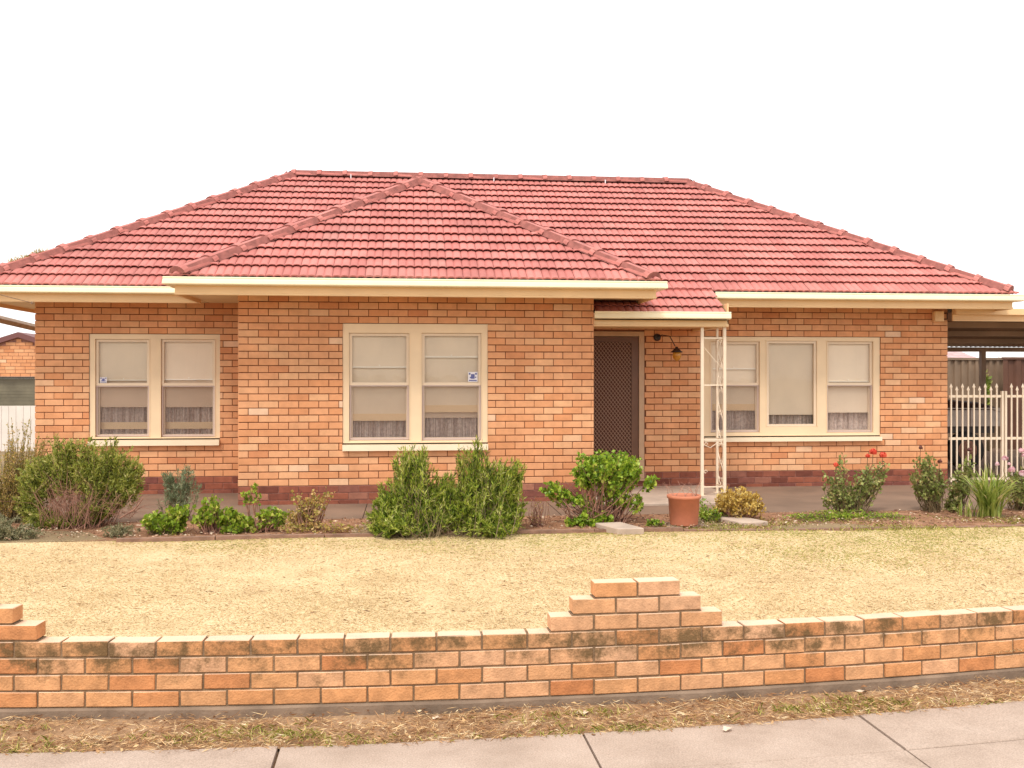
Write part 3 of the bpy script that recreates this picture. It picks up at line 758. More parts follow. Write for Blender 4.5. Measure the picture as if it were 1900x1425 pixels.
# --- porch slab and corner post
s = MB(); s.cbox(BR + .002, 4.12, 11.72, WY - .004, -.05, .05, .008); s.build('porch_slab', M['conc'], house)
po = MB(); zt, zb = 2.199, .05
xa, xb = X_at(1303, 12.4), X_at(1344.5, 12.4); yA = PY + .065; yB = yA + .30
def bar(x, y, w=.018): po.box(x - w, x + w, y - w, y + w, zb + .006, zt)
bar(xa, yA, .019); bar(xb, yA, .019); bar(xb, yB, .014)
for (x, y) in ((xa, yA), (xb, yA), (xb, yB)): po.box(x - .045, x + .045, y - .045, y + .045, zb + .001, zb + .006)
for z in (2.06, 1.46, .76, .16):
    po.box(xa + .0195, xb - .0195, yA - .007, yA + .007, z - .008, z + .008)
    po.box(xb - .006, xb + .006, yA + .0195, yB - .0145, z - .008, z + .008)
def scroll(fn, z0, z1, ph):
    n = 22; pts = []
    for i in range(n + 1):
        t = i / n; u = .5 + .40 * math.sin(t * 2 * PI + ph); pts.append(fn(u, z0 + (z1 - z0) * t))
    po.tube(pts, .0058, 5)
def curl(fn, u, z, r, sg):
    pts = [fn(u + sg * (r * (1 - i / 20) * math.cos(i * .42)) / .3, z + r * (1 - i / 20) * math.sin(i * .42)) for i in range(15)]
    po.tube(pts, .005, 5)
fnS = lambda u, z: (xb, yA + .02 + (yB - yA - .04) * u, z)
fnF = lambda u, z: (xa + .02 + (xb - xa - .04) * u, yA, z)
for (a, b) in ((1.47, 2.05), (.77, 1.45), (.17, .75)):
    scroll(fnS, a, b, 0); scroll(fnS, a, b, PI)
    for zc in (a + .07, b - .07, (a + b) / 2): curl(fnS, .3, zc, .03, 1); curl(fnS, .7, zc, .03, -1)
# front panel has only light work: one long diagonal and small corner curls
po.tube([fnF(0, 1.95), fnF(.5, 1.80), fnF(1, 1.66)], .004, 5); po.tube([fnF(0, .70), fnF(.35, .66), fnF(.7, .72), fnF(1, .70)], .0045, 5)
for zc in (2.02, .72, 1.1): curl(fnF, .85, zc, .028, -1)
curl(fnF, .12, .70, .03, 1); curl(fnF, .1, .35, .03, 1)
po.build('porch_post', M['post'], house)

# --- porch light
lx = X_at(1219, WY); lz = zz(626, 1219, WY)
li = MB()
li.lathe([(0, 0), (.05, 0), (.052, .012), (.03, .02), (0, .02)], (lx, WY - .001, lz), 16, axis=Vector((0, -1, 0)))
g = Vector((X_at(1257, WY - .26), WY - .26, zz(660, 1257, WY - .26)))
li.tube([(lx, WY - .02, lz), (lx + .05, WY - .08, lz + .03), (lx + .14, WY - .16, lz + .01), (g.x - .03, g.y + .01, g.z + .13)], .007, 8)
li.lathe([(0, .125), (.018, .12), (.022, .10), (.045, .085), (.062, .065), (.085, .052), (.080, .045), (0, .05)], (g.x - .012, g.y, g.z + .0), 18)
lo = li.build('porch_light', M['black'], house, smooth=True)
li = MB(); li.lathe([(0, -.075), (.018, -.068), (.04, -.05), (.056, -.02), (.060, .01), (.052, .04), (.04, .052)], (g.x - .008, g.y, g.z), 18); li.build('light_globe', M['amber'], lo, smooth=True)
# --- meter box on the right corner, electrical conduit
s = MB(); x0, x1 = X_at(1729, WY), X_at(1746, WY); z0, z1 = zz(597, 1737, WY), zz(578, 1737, WY)
s.cbox(x0, x1, WY - .09, WY - .001, z0, z1, .008); s.box(x0 + .045, x0 + .075, WY - .095, WY - .0905, z0 + .04, z1 - .04)
s.build('junction_box', M['cream'], house)
s = MB(); x2 = X_at(1758, WY) - .02; s.tube([(x1 + .005, WY - .03, z1 - .02), (x2, WY - .03, z1 - .02), (x2, WY - .03, z0 + .04), (x1 + .005, WY - .03, z0 + .04)], .008, 6); s.build('conduit', M['black'], house)

s = MB(); a_ = Vector((X_at(60, 12.86), 12.86, Z_at(60, 562, 12.86))); b_ = Vector((X_at(-200, 9), 9, Z_at(-200, 470, 9)))
s.tube([a_, a_.lerp(b_, .5) - Vector((0, 0, .06)), b_], .005, 5); s.lathe([(0, 0), (.016, 0), (.016, .03), (0, .03)], a_, 8, axis=Vector((0, -1, 0))); s.build('service_wire', M['tin'], house)

# ------------------------------------------------------------------ front fence
fence = thing('brick_fence', (.6, fence_y(.6), -.19), 'low stepped orange brick front fence with mossy stained top course', 'fence')
def fence_brick_mat():
    m = island('fence_brick', [(0, (.56, .22, .085)), (.2, (.62, .28, .115)), (.5, (.66, .33, .145)), (.8, (.68, .36, .18)), (1, (.70, .40, .23))], nscale=13, namt=.34, bump=.8, bscale=90)
    n, l = m.node_tree.nodes, m.node_tree.links; b = n['Principled BSDF']; src = b.inputs['Base Color'].links[0].from_socket
    tc = n.new('ShaderNodeTexCoord'); sx = n.new('ShaderNodeSeparateXYZ'); l.new(tc.outputs['Object'], sx.inputs[0])
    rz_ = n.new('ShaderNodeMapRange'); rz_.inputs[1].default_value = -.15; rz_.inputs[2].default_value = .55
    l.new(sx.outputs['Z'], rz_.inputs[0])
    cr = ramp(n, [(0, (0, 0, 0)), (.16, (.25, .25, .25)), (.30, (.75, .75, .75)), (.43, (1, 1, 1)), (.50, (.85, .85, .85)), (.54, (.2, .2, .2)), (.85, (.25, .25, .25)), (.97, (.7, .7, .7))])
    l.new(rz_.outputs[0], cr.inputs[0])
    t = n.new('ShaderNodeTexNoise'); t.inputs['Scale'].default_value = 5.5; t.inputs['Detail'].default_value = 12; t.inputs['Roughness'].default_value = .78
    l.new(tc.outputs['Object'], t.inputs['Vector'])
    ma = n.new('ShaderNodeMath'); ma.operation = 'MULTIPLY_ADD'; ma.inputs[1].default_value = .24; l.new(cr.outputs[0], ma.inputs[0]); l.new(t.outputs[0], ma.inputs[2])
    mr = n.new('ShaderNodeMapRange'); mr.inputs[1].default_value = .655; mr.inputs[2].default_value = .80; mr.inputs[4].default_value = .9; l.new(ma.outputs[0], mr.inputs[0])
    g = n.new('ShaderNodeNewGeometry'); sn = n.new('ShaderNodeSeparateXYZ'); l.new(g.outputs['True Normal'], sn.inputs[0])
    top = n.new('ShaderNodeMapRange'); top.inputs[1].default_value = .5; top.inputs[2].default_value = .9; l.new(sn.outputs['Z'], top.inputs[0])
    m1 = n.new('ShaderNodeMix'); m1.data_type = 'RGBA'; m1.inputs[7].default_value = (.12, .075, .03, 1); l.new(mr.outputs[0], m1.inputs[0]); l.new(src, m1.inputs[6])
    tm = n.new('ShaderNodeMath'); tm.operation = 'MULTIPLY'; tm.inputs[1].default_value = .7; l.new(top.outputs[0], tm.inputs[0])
    m2 = n.new('ShaderNodeMix'); m2.data_type = 'RGBA'; m2.inputs[7].default_value = (.82, .60, .44, 1); l.new(tm.outputs[0], m2.inputs[0]); l.new(m1.outputs[2], m2.inputs[6])  # upward brick faces mixed paler: the light they catch, painted into the colour
    l.new(m2.outputs[2], b.inputs['Base Color']); return m
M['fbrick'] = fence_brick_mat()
M['fmortar'] = simple('fence_mortar', (.23, .145, .08), .95, .3, 25, .5, 150)
FB0Z = -.138; A0 = .749
fb = MB(); fm = MB()
def fT(x, k):   # x along, k across (0 = street face)
    y = fence_y(x); s_ = (fence_y(x + .01) - fence_y(x - .01)) / .02; n = math.hypot(1, s_)
    return (x - s_ / n * k, y + k / n)
def fbrick(a, b, c, tilt=0.0):
    z0 = FB0Z + c * CO + .005; z1 = z0 + CO - .010; g = .0055
    ax, ay = fT(a + g, 0); bx, by = fT(b - g, 0); d = Vector((bx - ax, by - ay, 0)); L = d.length; d.normalize(); nn = Vector((-d.y, d.x, 0))
    off = rng.uniform(-.0025, .0025); dz = rng.uniform(-.0015, .0015); yaw = rng.uniform(-.006, .006)
    def T(p): return Vector((ax, ay, 0)) + d * p.x + nn * (p.y + off + yaw * p.x) + Vector((0, 0, p.z + dz + tilt * p.x))
    fb.cbox(0, L, 0, .11, z0, z1, .003, 0, T, .0012)
rows = []
for c in range(7):
    ph = .12 if c % 2 else 0.0
    x = A0 + ph - .24 * 34
    while x < 9:
        a, b = x, x + .24; x += .24
        if c >= 4:
            half = {4: 2, 5: 1.5, 6: 1}[c] * .24
            ok = any(a > pc - half - .01 and b < pc + half + .01 for pc in (A0 + .48, A0 + .48 - 15 * .24, A0 + .48 + 17 * .24))
            if not ok: continue
        fbrick(a, b, c, rng.uniform(-.008, .008) if c == 3 else 0)
        rows.append((a, b, c))
halves = [(a, a + .12, c, a, b) for (a, b, c) in rows] + [(a + .12, b, c, a, b) for (a, b, c) in rows]
for (a, b, c, fa, fb_) in halves:    # mortar core pieces
    z0 = FB0Z + c * CO; z1 = z0 + CO
    topmost = not any(r[2] == c + 1 and r[0] < b - .01 and r[1] > a + .01 for r in rows)
    ax, ay = fT(a + .0, .007); bx, by = fT(b, .007); cx_, cy_ = fT(b, .104); dx_, dy_ = fT(a, .104)
    zt_ = z1 - (.012 if topmost else 0)
    if c >= 4 and not any(r[2] == c and abs(r[0] - b) < .01 for r in rows): pass
    base = len(fm.v); fm.v += [(ax, ay, z0), (bx, by, z0), (cx_, cy_, z0), (dx_, dy_, z0), (ax, ay, zt_), (bx, by, zt_), (cx_, cy_, zt_), (dx_, dy_, zt_)]
    # keep the ends of the stepped courses inside the end bricks
    if c >= 4:
        if a == fa and not any(r[2] == c and abs(r[1] - a) < .01 for r in rows):
            for i in (0, 3, 4, 7): fm.v[base + i] = (fm.v[base + i][0] + .015, *fm.v[base + i][1:])
        if b == fb_ and not any(r[2] == c and abs(r[0] - b) < .01 for r in rows):
            for i in (1, 2, 5, 6): fm.v[base + i] = (fm.v[base + i][0] - .015, *fm.v[base + i][1:])
    for f in ((0, 3, 2, 1), (4, 5, 6, 7), (0, 1, 5, 4), (1, 2, 6, 5), (2, 3, 7, 6), (3, 0, 4, 7)):
        fm.f.append(tuple(base + i for i in f)); fm.m.append(0)
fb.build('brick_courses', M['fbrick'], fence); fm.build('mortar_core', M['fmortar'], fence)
ft = MB(); xs = [-7.4 + .12 * i for i in range(138)]; base = 0
for x in xs:
    e = .012 + .010 * math.sin(x * 5.1) + rng.uniform(-.005, .005)
    for (k, z) in ((-e, -.34), (-e, FB0Z - .012), (-e + .010, FB0Z - .001), (.14, FB0Z - .001), (.14, -.34)):
        q = fT(x, k); ft.v.append((q[0], q[1], z))
for i in range(len(xs) - 1):
    for j in range(4): ft.f.append((i * 5 + j, (i + 1) * 5 + j, (i + 1) * 5 + j + 1, i * 5 + j + 1)); ft.m.append(0)
ft.build('concrete_footing', M['conc2'], fence)

# ------------------------------------------------------------------ garden edging
ed = MB(); x = -2.75
while x < 11:
    L = rng.uniform(.85, 1.05); w_ = .05
    bulge = lambda q: BEDY - .01 + .05 * math.sin(q * .8 + .6)
    a, b = x, x + L - .012
    def T(p, a=a, b=b): return Vector((p.x, bulge(p.x) + p.y, p.z + .004 * math.sin(p.x * 3)))
    n = 4
    for i in range(n): ed.box(a + (b - a) * i / n, a + (b - a) * (i + 1) / n, -.03, .03, -.05, .034 if x < 2.1 else .016, 0, T)
    x += L
tag(ed.build('garden_edging', simple('edging_concrete', (.27, .155, .105), .95, .35, 9, .5, 60)), 'low weathered concrete edging strip between lawn and garden bed', 'garden edging')

# ------------------------------------------------------------------ right side: carport, gates, trailer, fence
cpk = thing('carport', (11, 16, 0), 'flat tin roofed carport with cream fascia at right end of house', 'carport')
s = MB(); cx0, cx1, cy0, cy1 = XR + .01, 15.0, WY - .12, 18.6
def rz(y): return 2.50 - (y - cy0) * .066
n = int((cx1 - cx0) / .05)
for i in range(n):
    a = cx0 + i * .05; b = a + .05; ha = .008 * (1 if i % 2 else -1)
    s.quad([(a, cy0 + .03, rz(cy0) + ha), (b, cy0 + .03, rz(cy0) - ha), (b, cy1, rz(cy1) - ha), (a, cy1, rz(cy1) + ha)])
s.build('carport_roof', M['tin'], cpk, recalc=False)
s = MB()
for y in (14.6, 15.8, 17.0): s.box(cx0, cx1, y, y + .05, rz(y) - .10, rz(y) - .012)
s.box(cx0, cx1, cy1 - .06, cy1, rz(cy1) - .10, rz(cy1) - .012); s.build('carport_purlin', M['tin'], cpk)
s = MB(); s.box(cx0, cx1, cy0, cy0 + .025, 2.36, 2.545); s.box(cx0, cx1, cy0 - .09, cy0 - .001, 2.45, 2.53); s.box(cx0, cx1, cy0 - .012, cy0 - .0005, 2.36, 2.38); s.build('carport_fascia', M['cream'], cpk)
for (px, yy) in ((1823, 18.3),):
    x = X_at(px, yy); s = MB(); s.box(x - .045, x + .045, yy - .045, yy + .045, 0, rz(yy) - .11); s.build('carport_post', M['tin'], cpk)
s = MB(); s.box(14.8, 14.9, 13.6, 13.7, 0, 2.38); s.build('carport_post', M['cream'], cpk)
s = MB(); xq = X_at(1838, 18.2); s.tube([(XR + .3, 18.2, Z_at(1757, 646, 18.2)), (xq, 18.2, Z_at(1838, 637, 18.2))], .035, 8); s.build('drain_pipe', M['galv'], cpk)

def gate(x0, n, sp, label, tall_first=True, mir=False):
    y = WY + .05; g = thing('picket_gate', (x0, y, 0), label, 'gate', 'cream metal picket driveway gates')
    x1 = x0 + sp * (n + .55)
    for z in (1.285, .675, .09):
        r = MB(); r.box(x0 + .02, x1 - .02, y - .014, y + .014, z - .018, z + .018); r.build('rail', M['post'], g)
    st_ = MB(); sx = x1 if not mir else x0
    st_.box(sx - .014, sx + .014, y - .02, y + .02, .05, 1.36); st_.build('gate_stile', M['post'], g)
    for i in range(n):
        x = x0 + sp * (i + (.9 if mir else .45)); t = (i % 2 == 0) == tall_first; zt = 1.40 if t else 1.36
        p = MB(); p.box(x - .0095, x + .0095, y - .0305, y - .0145, .05, zt)
        # spear head
        c = Vector((x, y - .022, zt)); h = .075; w_ = .024
        base = len(p.v); p.v += [tuple(c + Vector(q)) for q in ((-.012, 0, 0), (0, -.012, 0), (.012, 0, 0), (0, .012, 0), (-w_, 0, .02), (0, -.012, .022), (w_, 0, .02), (0, .012, .022), (0, 0, h))]
        for j in range(4):
            k = (j + 1) % 4; p.f.append((base + j, base + k, base + 4 + k, base + 4 + j)); p.m.append(0); p.f.append((base + 4 + j, base + 4 + k, base + 8)); p.m.append(0)
        p.build('picket', M['post'], g)
    return g
XG = X_at(1863, WY)
gate(XR + .03, 9, (XG - XR - .03) / 9.55, 'cream metal picket gate leaf hinged on the house corner')
gate(XG + .052, 14, .088, 'cream metal picket gate leaf cut by right picture edge', True, True)

def corr_fence(x0, x1, y, zt, m, name, label, pitch=.12):
    f = MB(); x = x0
    while x < x1:
        for (a, b, ya, yb) in ((0, .35, 0, 0), (.35, .5, 0, .04), (.5, .85, .04, .04), (.85, 1, .04, 0)):
            f.quad([(x + a * pitch, y + ya, 0), (x + b * pitch, y + yb, 0), (x + b * pitch, y + yb, zt), (x + a * pitch, y + ya, zt)])
        x += pitch
    f.box(x0, x1, y - .02, y + .06, zt, zt + .05)
    return tag(f.build(name, m, recalc=False), label, 'fence')
FYY = 20.5
xs_ = X_at(1833, FYY)
corr_fence(XR + .4, xs_ + .8, FYY, Z_at(1790, 668, FYY), M['fencelite'], 'sheet_metal_fence', 'ribbed light brown sheet fence behind the carport post', .16)
corr_fence(xs_ + .1, 22, FYY - .4, Z_at(1860, 667, FYY - .4), M['fencedark'], 'sheet_metal_fence', 'ribbed dark brown sheet fence behind the right gate leaf', .3)
# neighbour roofs above the fence
nb = thing('neighbour_shed', (14, 26, 0), 'low shed with faded pink tin roof beyond the brown fence', 'shed')
f = MB(); ya = 24.5; za, zb_ = Z_at(1790, 669, ya), Z_at(1790, 653, ya); n = 40; xa_, xb_ = 10, X_at(1826, ya)
for i in range(n):
    a = xa_ + (xb_ - xa_) * i / n; b = xa_ + (xb_ - xa_) * (i + 1) / n
    f.quad([(a, ya, za), (b, ya, za), (b, ya + 1.6, zb_ + .16), (a, ya + 1.6, zb_ + .16)]); f.quad([(a, ya, za - .03 * (i % 2)), (b, ya, za - .03 * ((i + 1) % 2)), (b, ya - .02, za + .03), (a, ya - .02, za + .03)])
f.build('shed_roof', M['neighroof'], nb, recalc=False)
f = MB(); f.box(10, xb_, ya + .1, ya + 2.5, 0, za); f.build('shed_wall', M['fencelite'], nb)
nb = thing('neighbour_awning', (17, 25, 0), 'white scalloped awning beyond the fence at right', 'awning')
f = MB(); xa_, xb_ = X_at(1828, ya), X_at(1990, ya); n = 36
for i in range(n):
    a = xa_ + (xb_ - xa_) * i / n; b = xa_ + (xb_ - xa_) * (i + 1) / n; hz = .05 * abs(math.sin(i * .9))
    f.quad([(a, ya, za + .04 + hz), (b, ya, za + .04 + .05 * abs(math.sin((i + 1) * .9))), (b, ya + 1.5, zb_ + .15), (a, ya + 1.5, zb_ + .15)])
f.build('awning_canopy', M['neighwhite'], nb, recalc=False)
for x in (xa_ + .1, xb_ - .1):
    f = MB(); f.box(x - .04, x + .04, ya + 1.4, ya + 1.48, 0, zb_ + .12); f.build('awning_post', M['white'], nb)

tr = thing('box_trailer', (9, 16.2, 0), 'pale grey box trailer under dark cover parked in the carport', 'trailer')
y0 = 15.9; tx1 = X_at(1857, y0); tz0, tz1 = Z_at(1800, 791, y0), Z_at(1800, 757, y0)
f = MB(); f.box(7.95, tx1, y0, y0 + .03, tz0, tz1); f.box(7.95, tx1, y0 + 1.4, y0 + 1.43, tz0, tz1); f.box(7.95, 7.98, y0 + .031, y0 + 1.399, tz0, tz1); f.box(tx1 - .03, tx1, y0 + .031, y0 + 1.399, tz0, tz1); f.box(7.981, tx1 - .031, y0 + .031, y0 + 1.399, tz0 + .02, tz0 + .04)
for i in range(5): xx = 8.0 + (tx1 - 8.05) * i / 4; f.box(xx - .02, xx + .02, y0 - .02, y0 - .0005, tz0, tz1)
f.build('trailer_body', M['galv'], tr)
f = MB(); nx, ny = 12, 6; base = 0
for i in range(nx + 1):
    for j in range(ny + 1):
        u, v = i / nx, j / ny; f.v.append((7.93 + (tx1 - 7.91) * u, y0 - .03 + 1.49 * v, tz1 - .03 + (.25 * math.sin(PI * v) ** .5 if 0 < v < 1 else 0) * (.75 + .25 * math.sin(u * 5)) + (.0 if 0 < i < nx else -.05)))
for i in range(nx):
    for j in range(ny): q = i * (ny + 1) + j; f.f.append((q, q + ny + 1, q + ny + 2, q + 1)); f.m.append(0)
f.build('trailer_cover', M['tarp'], tr, smooth=True)
for xx in (8.6, 9.35):
    for yy in (y0 + .05, y0 + 1.35):
        f = MB(); f.lathe([(.0, -.08), (.2, -.08), (.30, -.07), (.32, -.04), (.32, .04), (.30, .07), (.2, .08), (0, .08)], (xx, yy, .33), 22, axis=Vector((0, 1, 0)))
        wh = f.build('wheel', M['rubber'], tr, smooth=True)
        f = MB(); f.lathe([(0, -.095), (.10, -.094), (.17, -.082)], (xx, yy, .33), 16, axis=Vector((0, 1, 0))); f.build('rim', M['twig'], wh)
f = MB(); f.box(8.0, tx1 - .05, y0 + .1, y0 + 1.3, tz0 - .12, tz0 - .003); f.box(8.3, 9.7, y0 - .06, y0 + .22, .60, tz0 - .125) if tz0 > .76 else None; f.build('chassis', M['black'], tr)

# ------------------------------------------------------------------ left side
ga = thing('neighbour_garage', (X_at(30, 26), 26, 0), 'neighbour brick garage with gabled front and dark roller door at far left', 'garage')
ap = (X_at(36, 26), Z_at(36, 626, 26)); gx0, gx1 = ap[0] - 2.3, ap[0] + 2.3; ez = Z_at(0, 641, 26) - .56; lz_ = Z_at(30, 699, 26)
f = MB(); slope = (ap[1] - ez) / 2.3
c = 0; zc = lz_
while zc < ap[1] - .08:
    half = min(2.25, (ap[1] - .05 - zc - .05) / slope); x = ap[0] - half + (.12 if c % 2 else 0) - .12
    while x < ap[0] + half:
        a, b = max(x + .005, ap[0] - half), min(x + .235, ap[0] + half); x += .24
        if b - a > .03: f.box(a, b, 25.98, 26.0, zc + .005, zc + CO - .005, 0)
    zc += CO; c += 1
f.box(gx0, gx0 + .35, 25.985, 26.2, 0, lz_, 0); f.box(gx1 - .35, gx1, 25.985, 26.2, 0, lz_, 0)
f.quad([(gx0, 25.995, lz_), (gx1, 25.995, lz_), (gx1, 25.995, ez), (ap[0], 25.995, ap[1]), (gx0, 25.995, ez)], 1)
f.build('brick_gable', [M['brick'], M['mortar_pale']], ga, recalc=False)
f = MB()
for sg in (-1, 1):
    e = Vector((ap[0] + sg * 2.6, 25.9, ap[1] - slope * 2.6)); t_ = Vector((ap[0], 25.9, ap[1] + .0))
    f.quad([t_, e, e + Vector((0, 0, .13)), t_ + Vector((0, 0, .13))]); f.quad([t_ + Vector((0, 0, .13)), e + Vector((0, 0, .13)), e + Vector((0, 5, .13)), t_ + Vector((0, 5, .13))]); f.quad([t_, e, e + Vector((0, .2, 0)), t_ + Vector((0, .2, 0))])
f.build('garage_roof', M['purple'], ga, recalc=False)
f = MB(); z = .0
while z < lz_ - .01: f.box(gx0 + .36, gx1 - .36, 26.08 + .01, 26.12, z, min(lz_ - .002, z + .07)); f.box(gx0 + .36, gx1 - .36, 26.095, 26.12, z + .0705, z + .08) ; z += .081
f.build('roller_door', M['olive'], ga)
f = MB(); xx = X_at(-120, 22)
while xx < X_at(180, 22): f.box(xx, xx + .14, 22, 22.03, 0, Z_at(30, 753, 22)); xx += .147
f.box(X_at(-120, 22), xx, 22.031, 22.06, .15, .22); f.box(X_at(-120, 22), xx, 22.031, 22.06, .6, .67)
tag(f.build('paling_fence', M['white']), 'low cream paling fence in front of the neighbour garage', 'fence')
pg = thing('pergola', (-5.75, 17, 0), 'grey timber pergola rail beside the left end of the house', 'pergola')
f = MB(); f.tube([(-5.72, 13.9, 2.41), (-5.72, 22, 2.09)], .055, 4); f.build('beam', simple('weathered_timber', (.42, .33, .26), .8, .3, 8), pg)
for yy in (21.6,): f = MB(); f.box(-5.76, -5.68, yy, yy + .09, 0, 2.1); f.build('post', M['tin'], pg)

# ------------------------------------------------------------------ plants
def leaf_quads(P, D, L, Wd, fold=.25, droop=0.0):
    """P base points (N,3), D directions (N,3), L lengths, Wd widths -> (N,4,3) folded diamond leaves"""
    P = np.asarray(P); D = np.asarray(D); N = len(P)
    D = D / (np.linalg.norm(D, axis=1, keepdims=True) + 1e-9)
    Rn = nrg.normal(size=(N, 3)); S = np.cross(D, Rn); S /= (np.linalg.norm(S, axis=1, keepdims=True) + 1e-9)
    Nn = np.cross(S, D)
    L = np.asarray(L)[:, None]; Wd = np.asarray(Wd)[:, None]
    mid = P + D * L * .5 - Nn * Wd * fold
    tip = P + D * L; tip[:, 2] -= droop * L[:, 0]
    V = np.stack([P, mid + S * Wd * .5, tip, mid - S * Wd * .5], axis=1)
    return V
def bush(name, label, cat, root, lobes, leaf, m, stem_m, upright=.4, stem_r=.004, t0=.35, per=24, spread=.9, group=None, twist=.06, shell=.5, loc=None, stem_n=1.0, base_r=.06):
    """lobes: (centre, radii, n stems)"""
    root = Vector(root); t = thing(name, root, label, cat, group)
    Pn, Dn, Ln, Wn = [], [], [], []; sm = MB(); r = random.Random(hash(label) % 9999 if False else sum(map(ord, label)))
    for (c, rad, ns) in lobes:
        c = Vector(c)
        for _ in range(ns):
            while True:
                v = Vector([r.gauss(0, 1) for _ in range(3)]); v.normalize()
                rr = r.random() ** shell * (1.0 if r.random() > .14 else r.uniform(1.05, 1.32))
                v = v * rr
                tip = c + Vector((v.x * rad[0], v.y * rad[1], v.z * rad[2]))
                if tip.z > .03: break
            b = root + Vector((r.gauss(0, base_r), r.gauss(0, base_r), 0)); b.z = root.z
            b = b.lerp(Vector((tip.x, tip.y, b.z)), r.uniform(.1, .5))
            ctrl = b.lerp(tip, .5) + Vector(((tip.x - b.x) * -.15, (tip.y - b.y) * -.15, 0)) + Vector([r.gauss(0, twist) for _ in range(3)])
            ctrl = ctrl.lerp(Vector((tip.x, tip.y, ctrl.z)), upright * .5)
            pts = []
            for i in range(7):
                q = i / 6; pts.append(b * (1 - q) ** 2 + ctrl * 2 * q * (1 - q) + tip * q * q)
            if r.random() < stem_n: sm.tube(pts, stem_r * r.uniform(.6, 1.3), 3, r1=stem_r * .35, cap=False)
            for _k in range(per):
                q = t0 + (1 - t0) * r.random() ** .8
                p = b * (1 - q) ** 2 + ctrl * 2 * q * (1 - q) + tip * q * q
                d = ((ctrl - b) * (1 - q) + (tip - ctrl) * q); d.normalize() if d.length > 0 else None
                d = d + Vector([r.gauss(0, spread) for _ in range(3)]); d.z += .15
                Pn.append(p); Dn.append(d); sz = r.uniform(.65, 1.25); Ln.append(leaf[0] * sz); Wn.append(leaf[1] * sz)
    npmesh('foliage', leaf_quads(np.array(Pn), np.array(Dn), Ln, Wn), 4, m, t)
    sm.build('stems', stem_m, t, recalc=False)
    return t
M['rosemary'] = leafmat('rosemary_leaf', [(0, (.05, .085, .012)), (.22, (.14, .21, .022)), (.6, (.36, .46, .05)), (.9, (.56, .60, .09)), (1, (.70, .68, .25))], trans=.42)
M['shrub'] = leafmat('left_shrub_leaf', [(0, (.13, .15, .03)), (.4, (.29, .33, .055)), (.8, (.47, .49, .09)), (1, (.62, .55, .22))], trans=.42)
M['dry'] = leafmat('dry_shrub_leaf', [(0, (.26, .24, .05)), (.35, (.44, .38, .09)), (.7, (.62, .40, .14)), (1, (.74, .55, .26))], trans=.4)
M['geran'] = leafmat('geranium_leaf', [(0, (.14, .22, .018)), (.4, (.24, .36, .03)), (.8, (.38, .48, .05)), (1, (.62, .58, .14))], rough=.4)
M['geran2'] = leafmat('geranium_leaf_dark', [(0, (.10, .19, .015)), (.4, (.24, .38, .03)), (.85, (.42, .54, .055)), (1, (.58, .60, .12))], rough=.4)
M['bluish'] = leafmat('blue_green_leaf', [(0, (.16, .20, .10)), (.6, (.28, .33, .18)), (1, (.42, .43, .26))])
M['grey'] = leafmat('grey_green_leaf', [(0, (.17, .17, .085)), (.6, (.28, .27, .14)), (1, (.45, .39, .24))])
M['yellow'] = leafmat('yellow_shrub_leaf', [(0, (.36, .22, .045)), (.4, (.62, .42, .09)), (.8, (.76, .56, .16)), (1, (.86, .72, .32))])
M['roseleaf'] = leafmat('rose_leaf', [(0, (.15, .18, .045)), (.45, (.27, .32, .085)), (.85, (.42, .45, .15)), (1, (.58, .45, .20))], rough=.35)
M['strap'] = leafmat('strap_leaf', [(0, (.18, .25, .04)), (.5, (.33, .40, .08)), (.9, (.50, .52, .15)), (1, (.70, .60, .30))], rough=.35)
M['redpetal'] = leafmat('red_petal', [(0, (.65, .05, .03)), (1, (.85, .16, .09))])
M['pinkpetal'] = leafmat('pink_petal', [(0, (.75, .42, .45)), (1, (.88, .68, .72))])
M['deadhead'] = leafmat('dead_bloom', [(0, (.10, .03, .03)), (1, (.22, .08, .06))])
def at(px, py, Y): return Vector((X_at(px, Y), Y, Z_at(px, py, Y)))
def lobe(px, py, Y, w, h, n, dy=None):
    """lobe centred on a pixel at distance Y, half sizes in pixels"""
    c = at(px, py, Y); s_ = F / depth(c.x, c.y)
    return (c, (w / s_, dy if dy else w / s_ * .9, h / s_), n)
def root(px, Y, z=.01): return Vector((X_at(px, Y), Y, z))

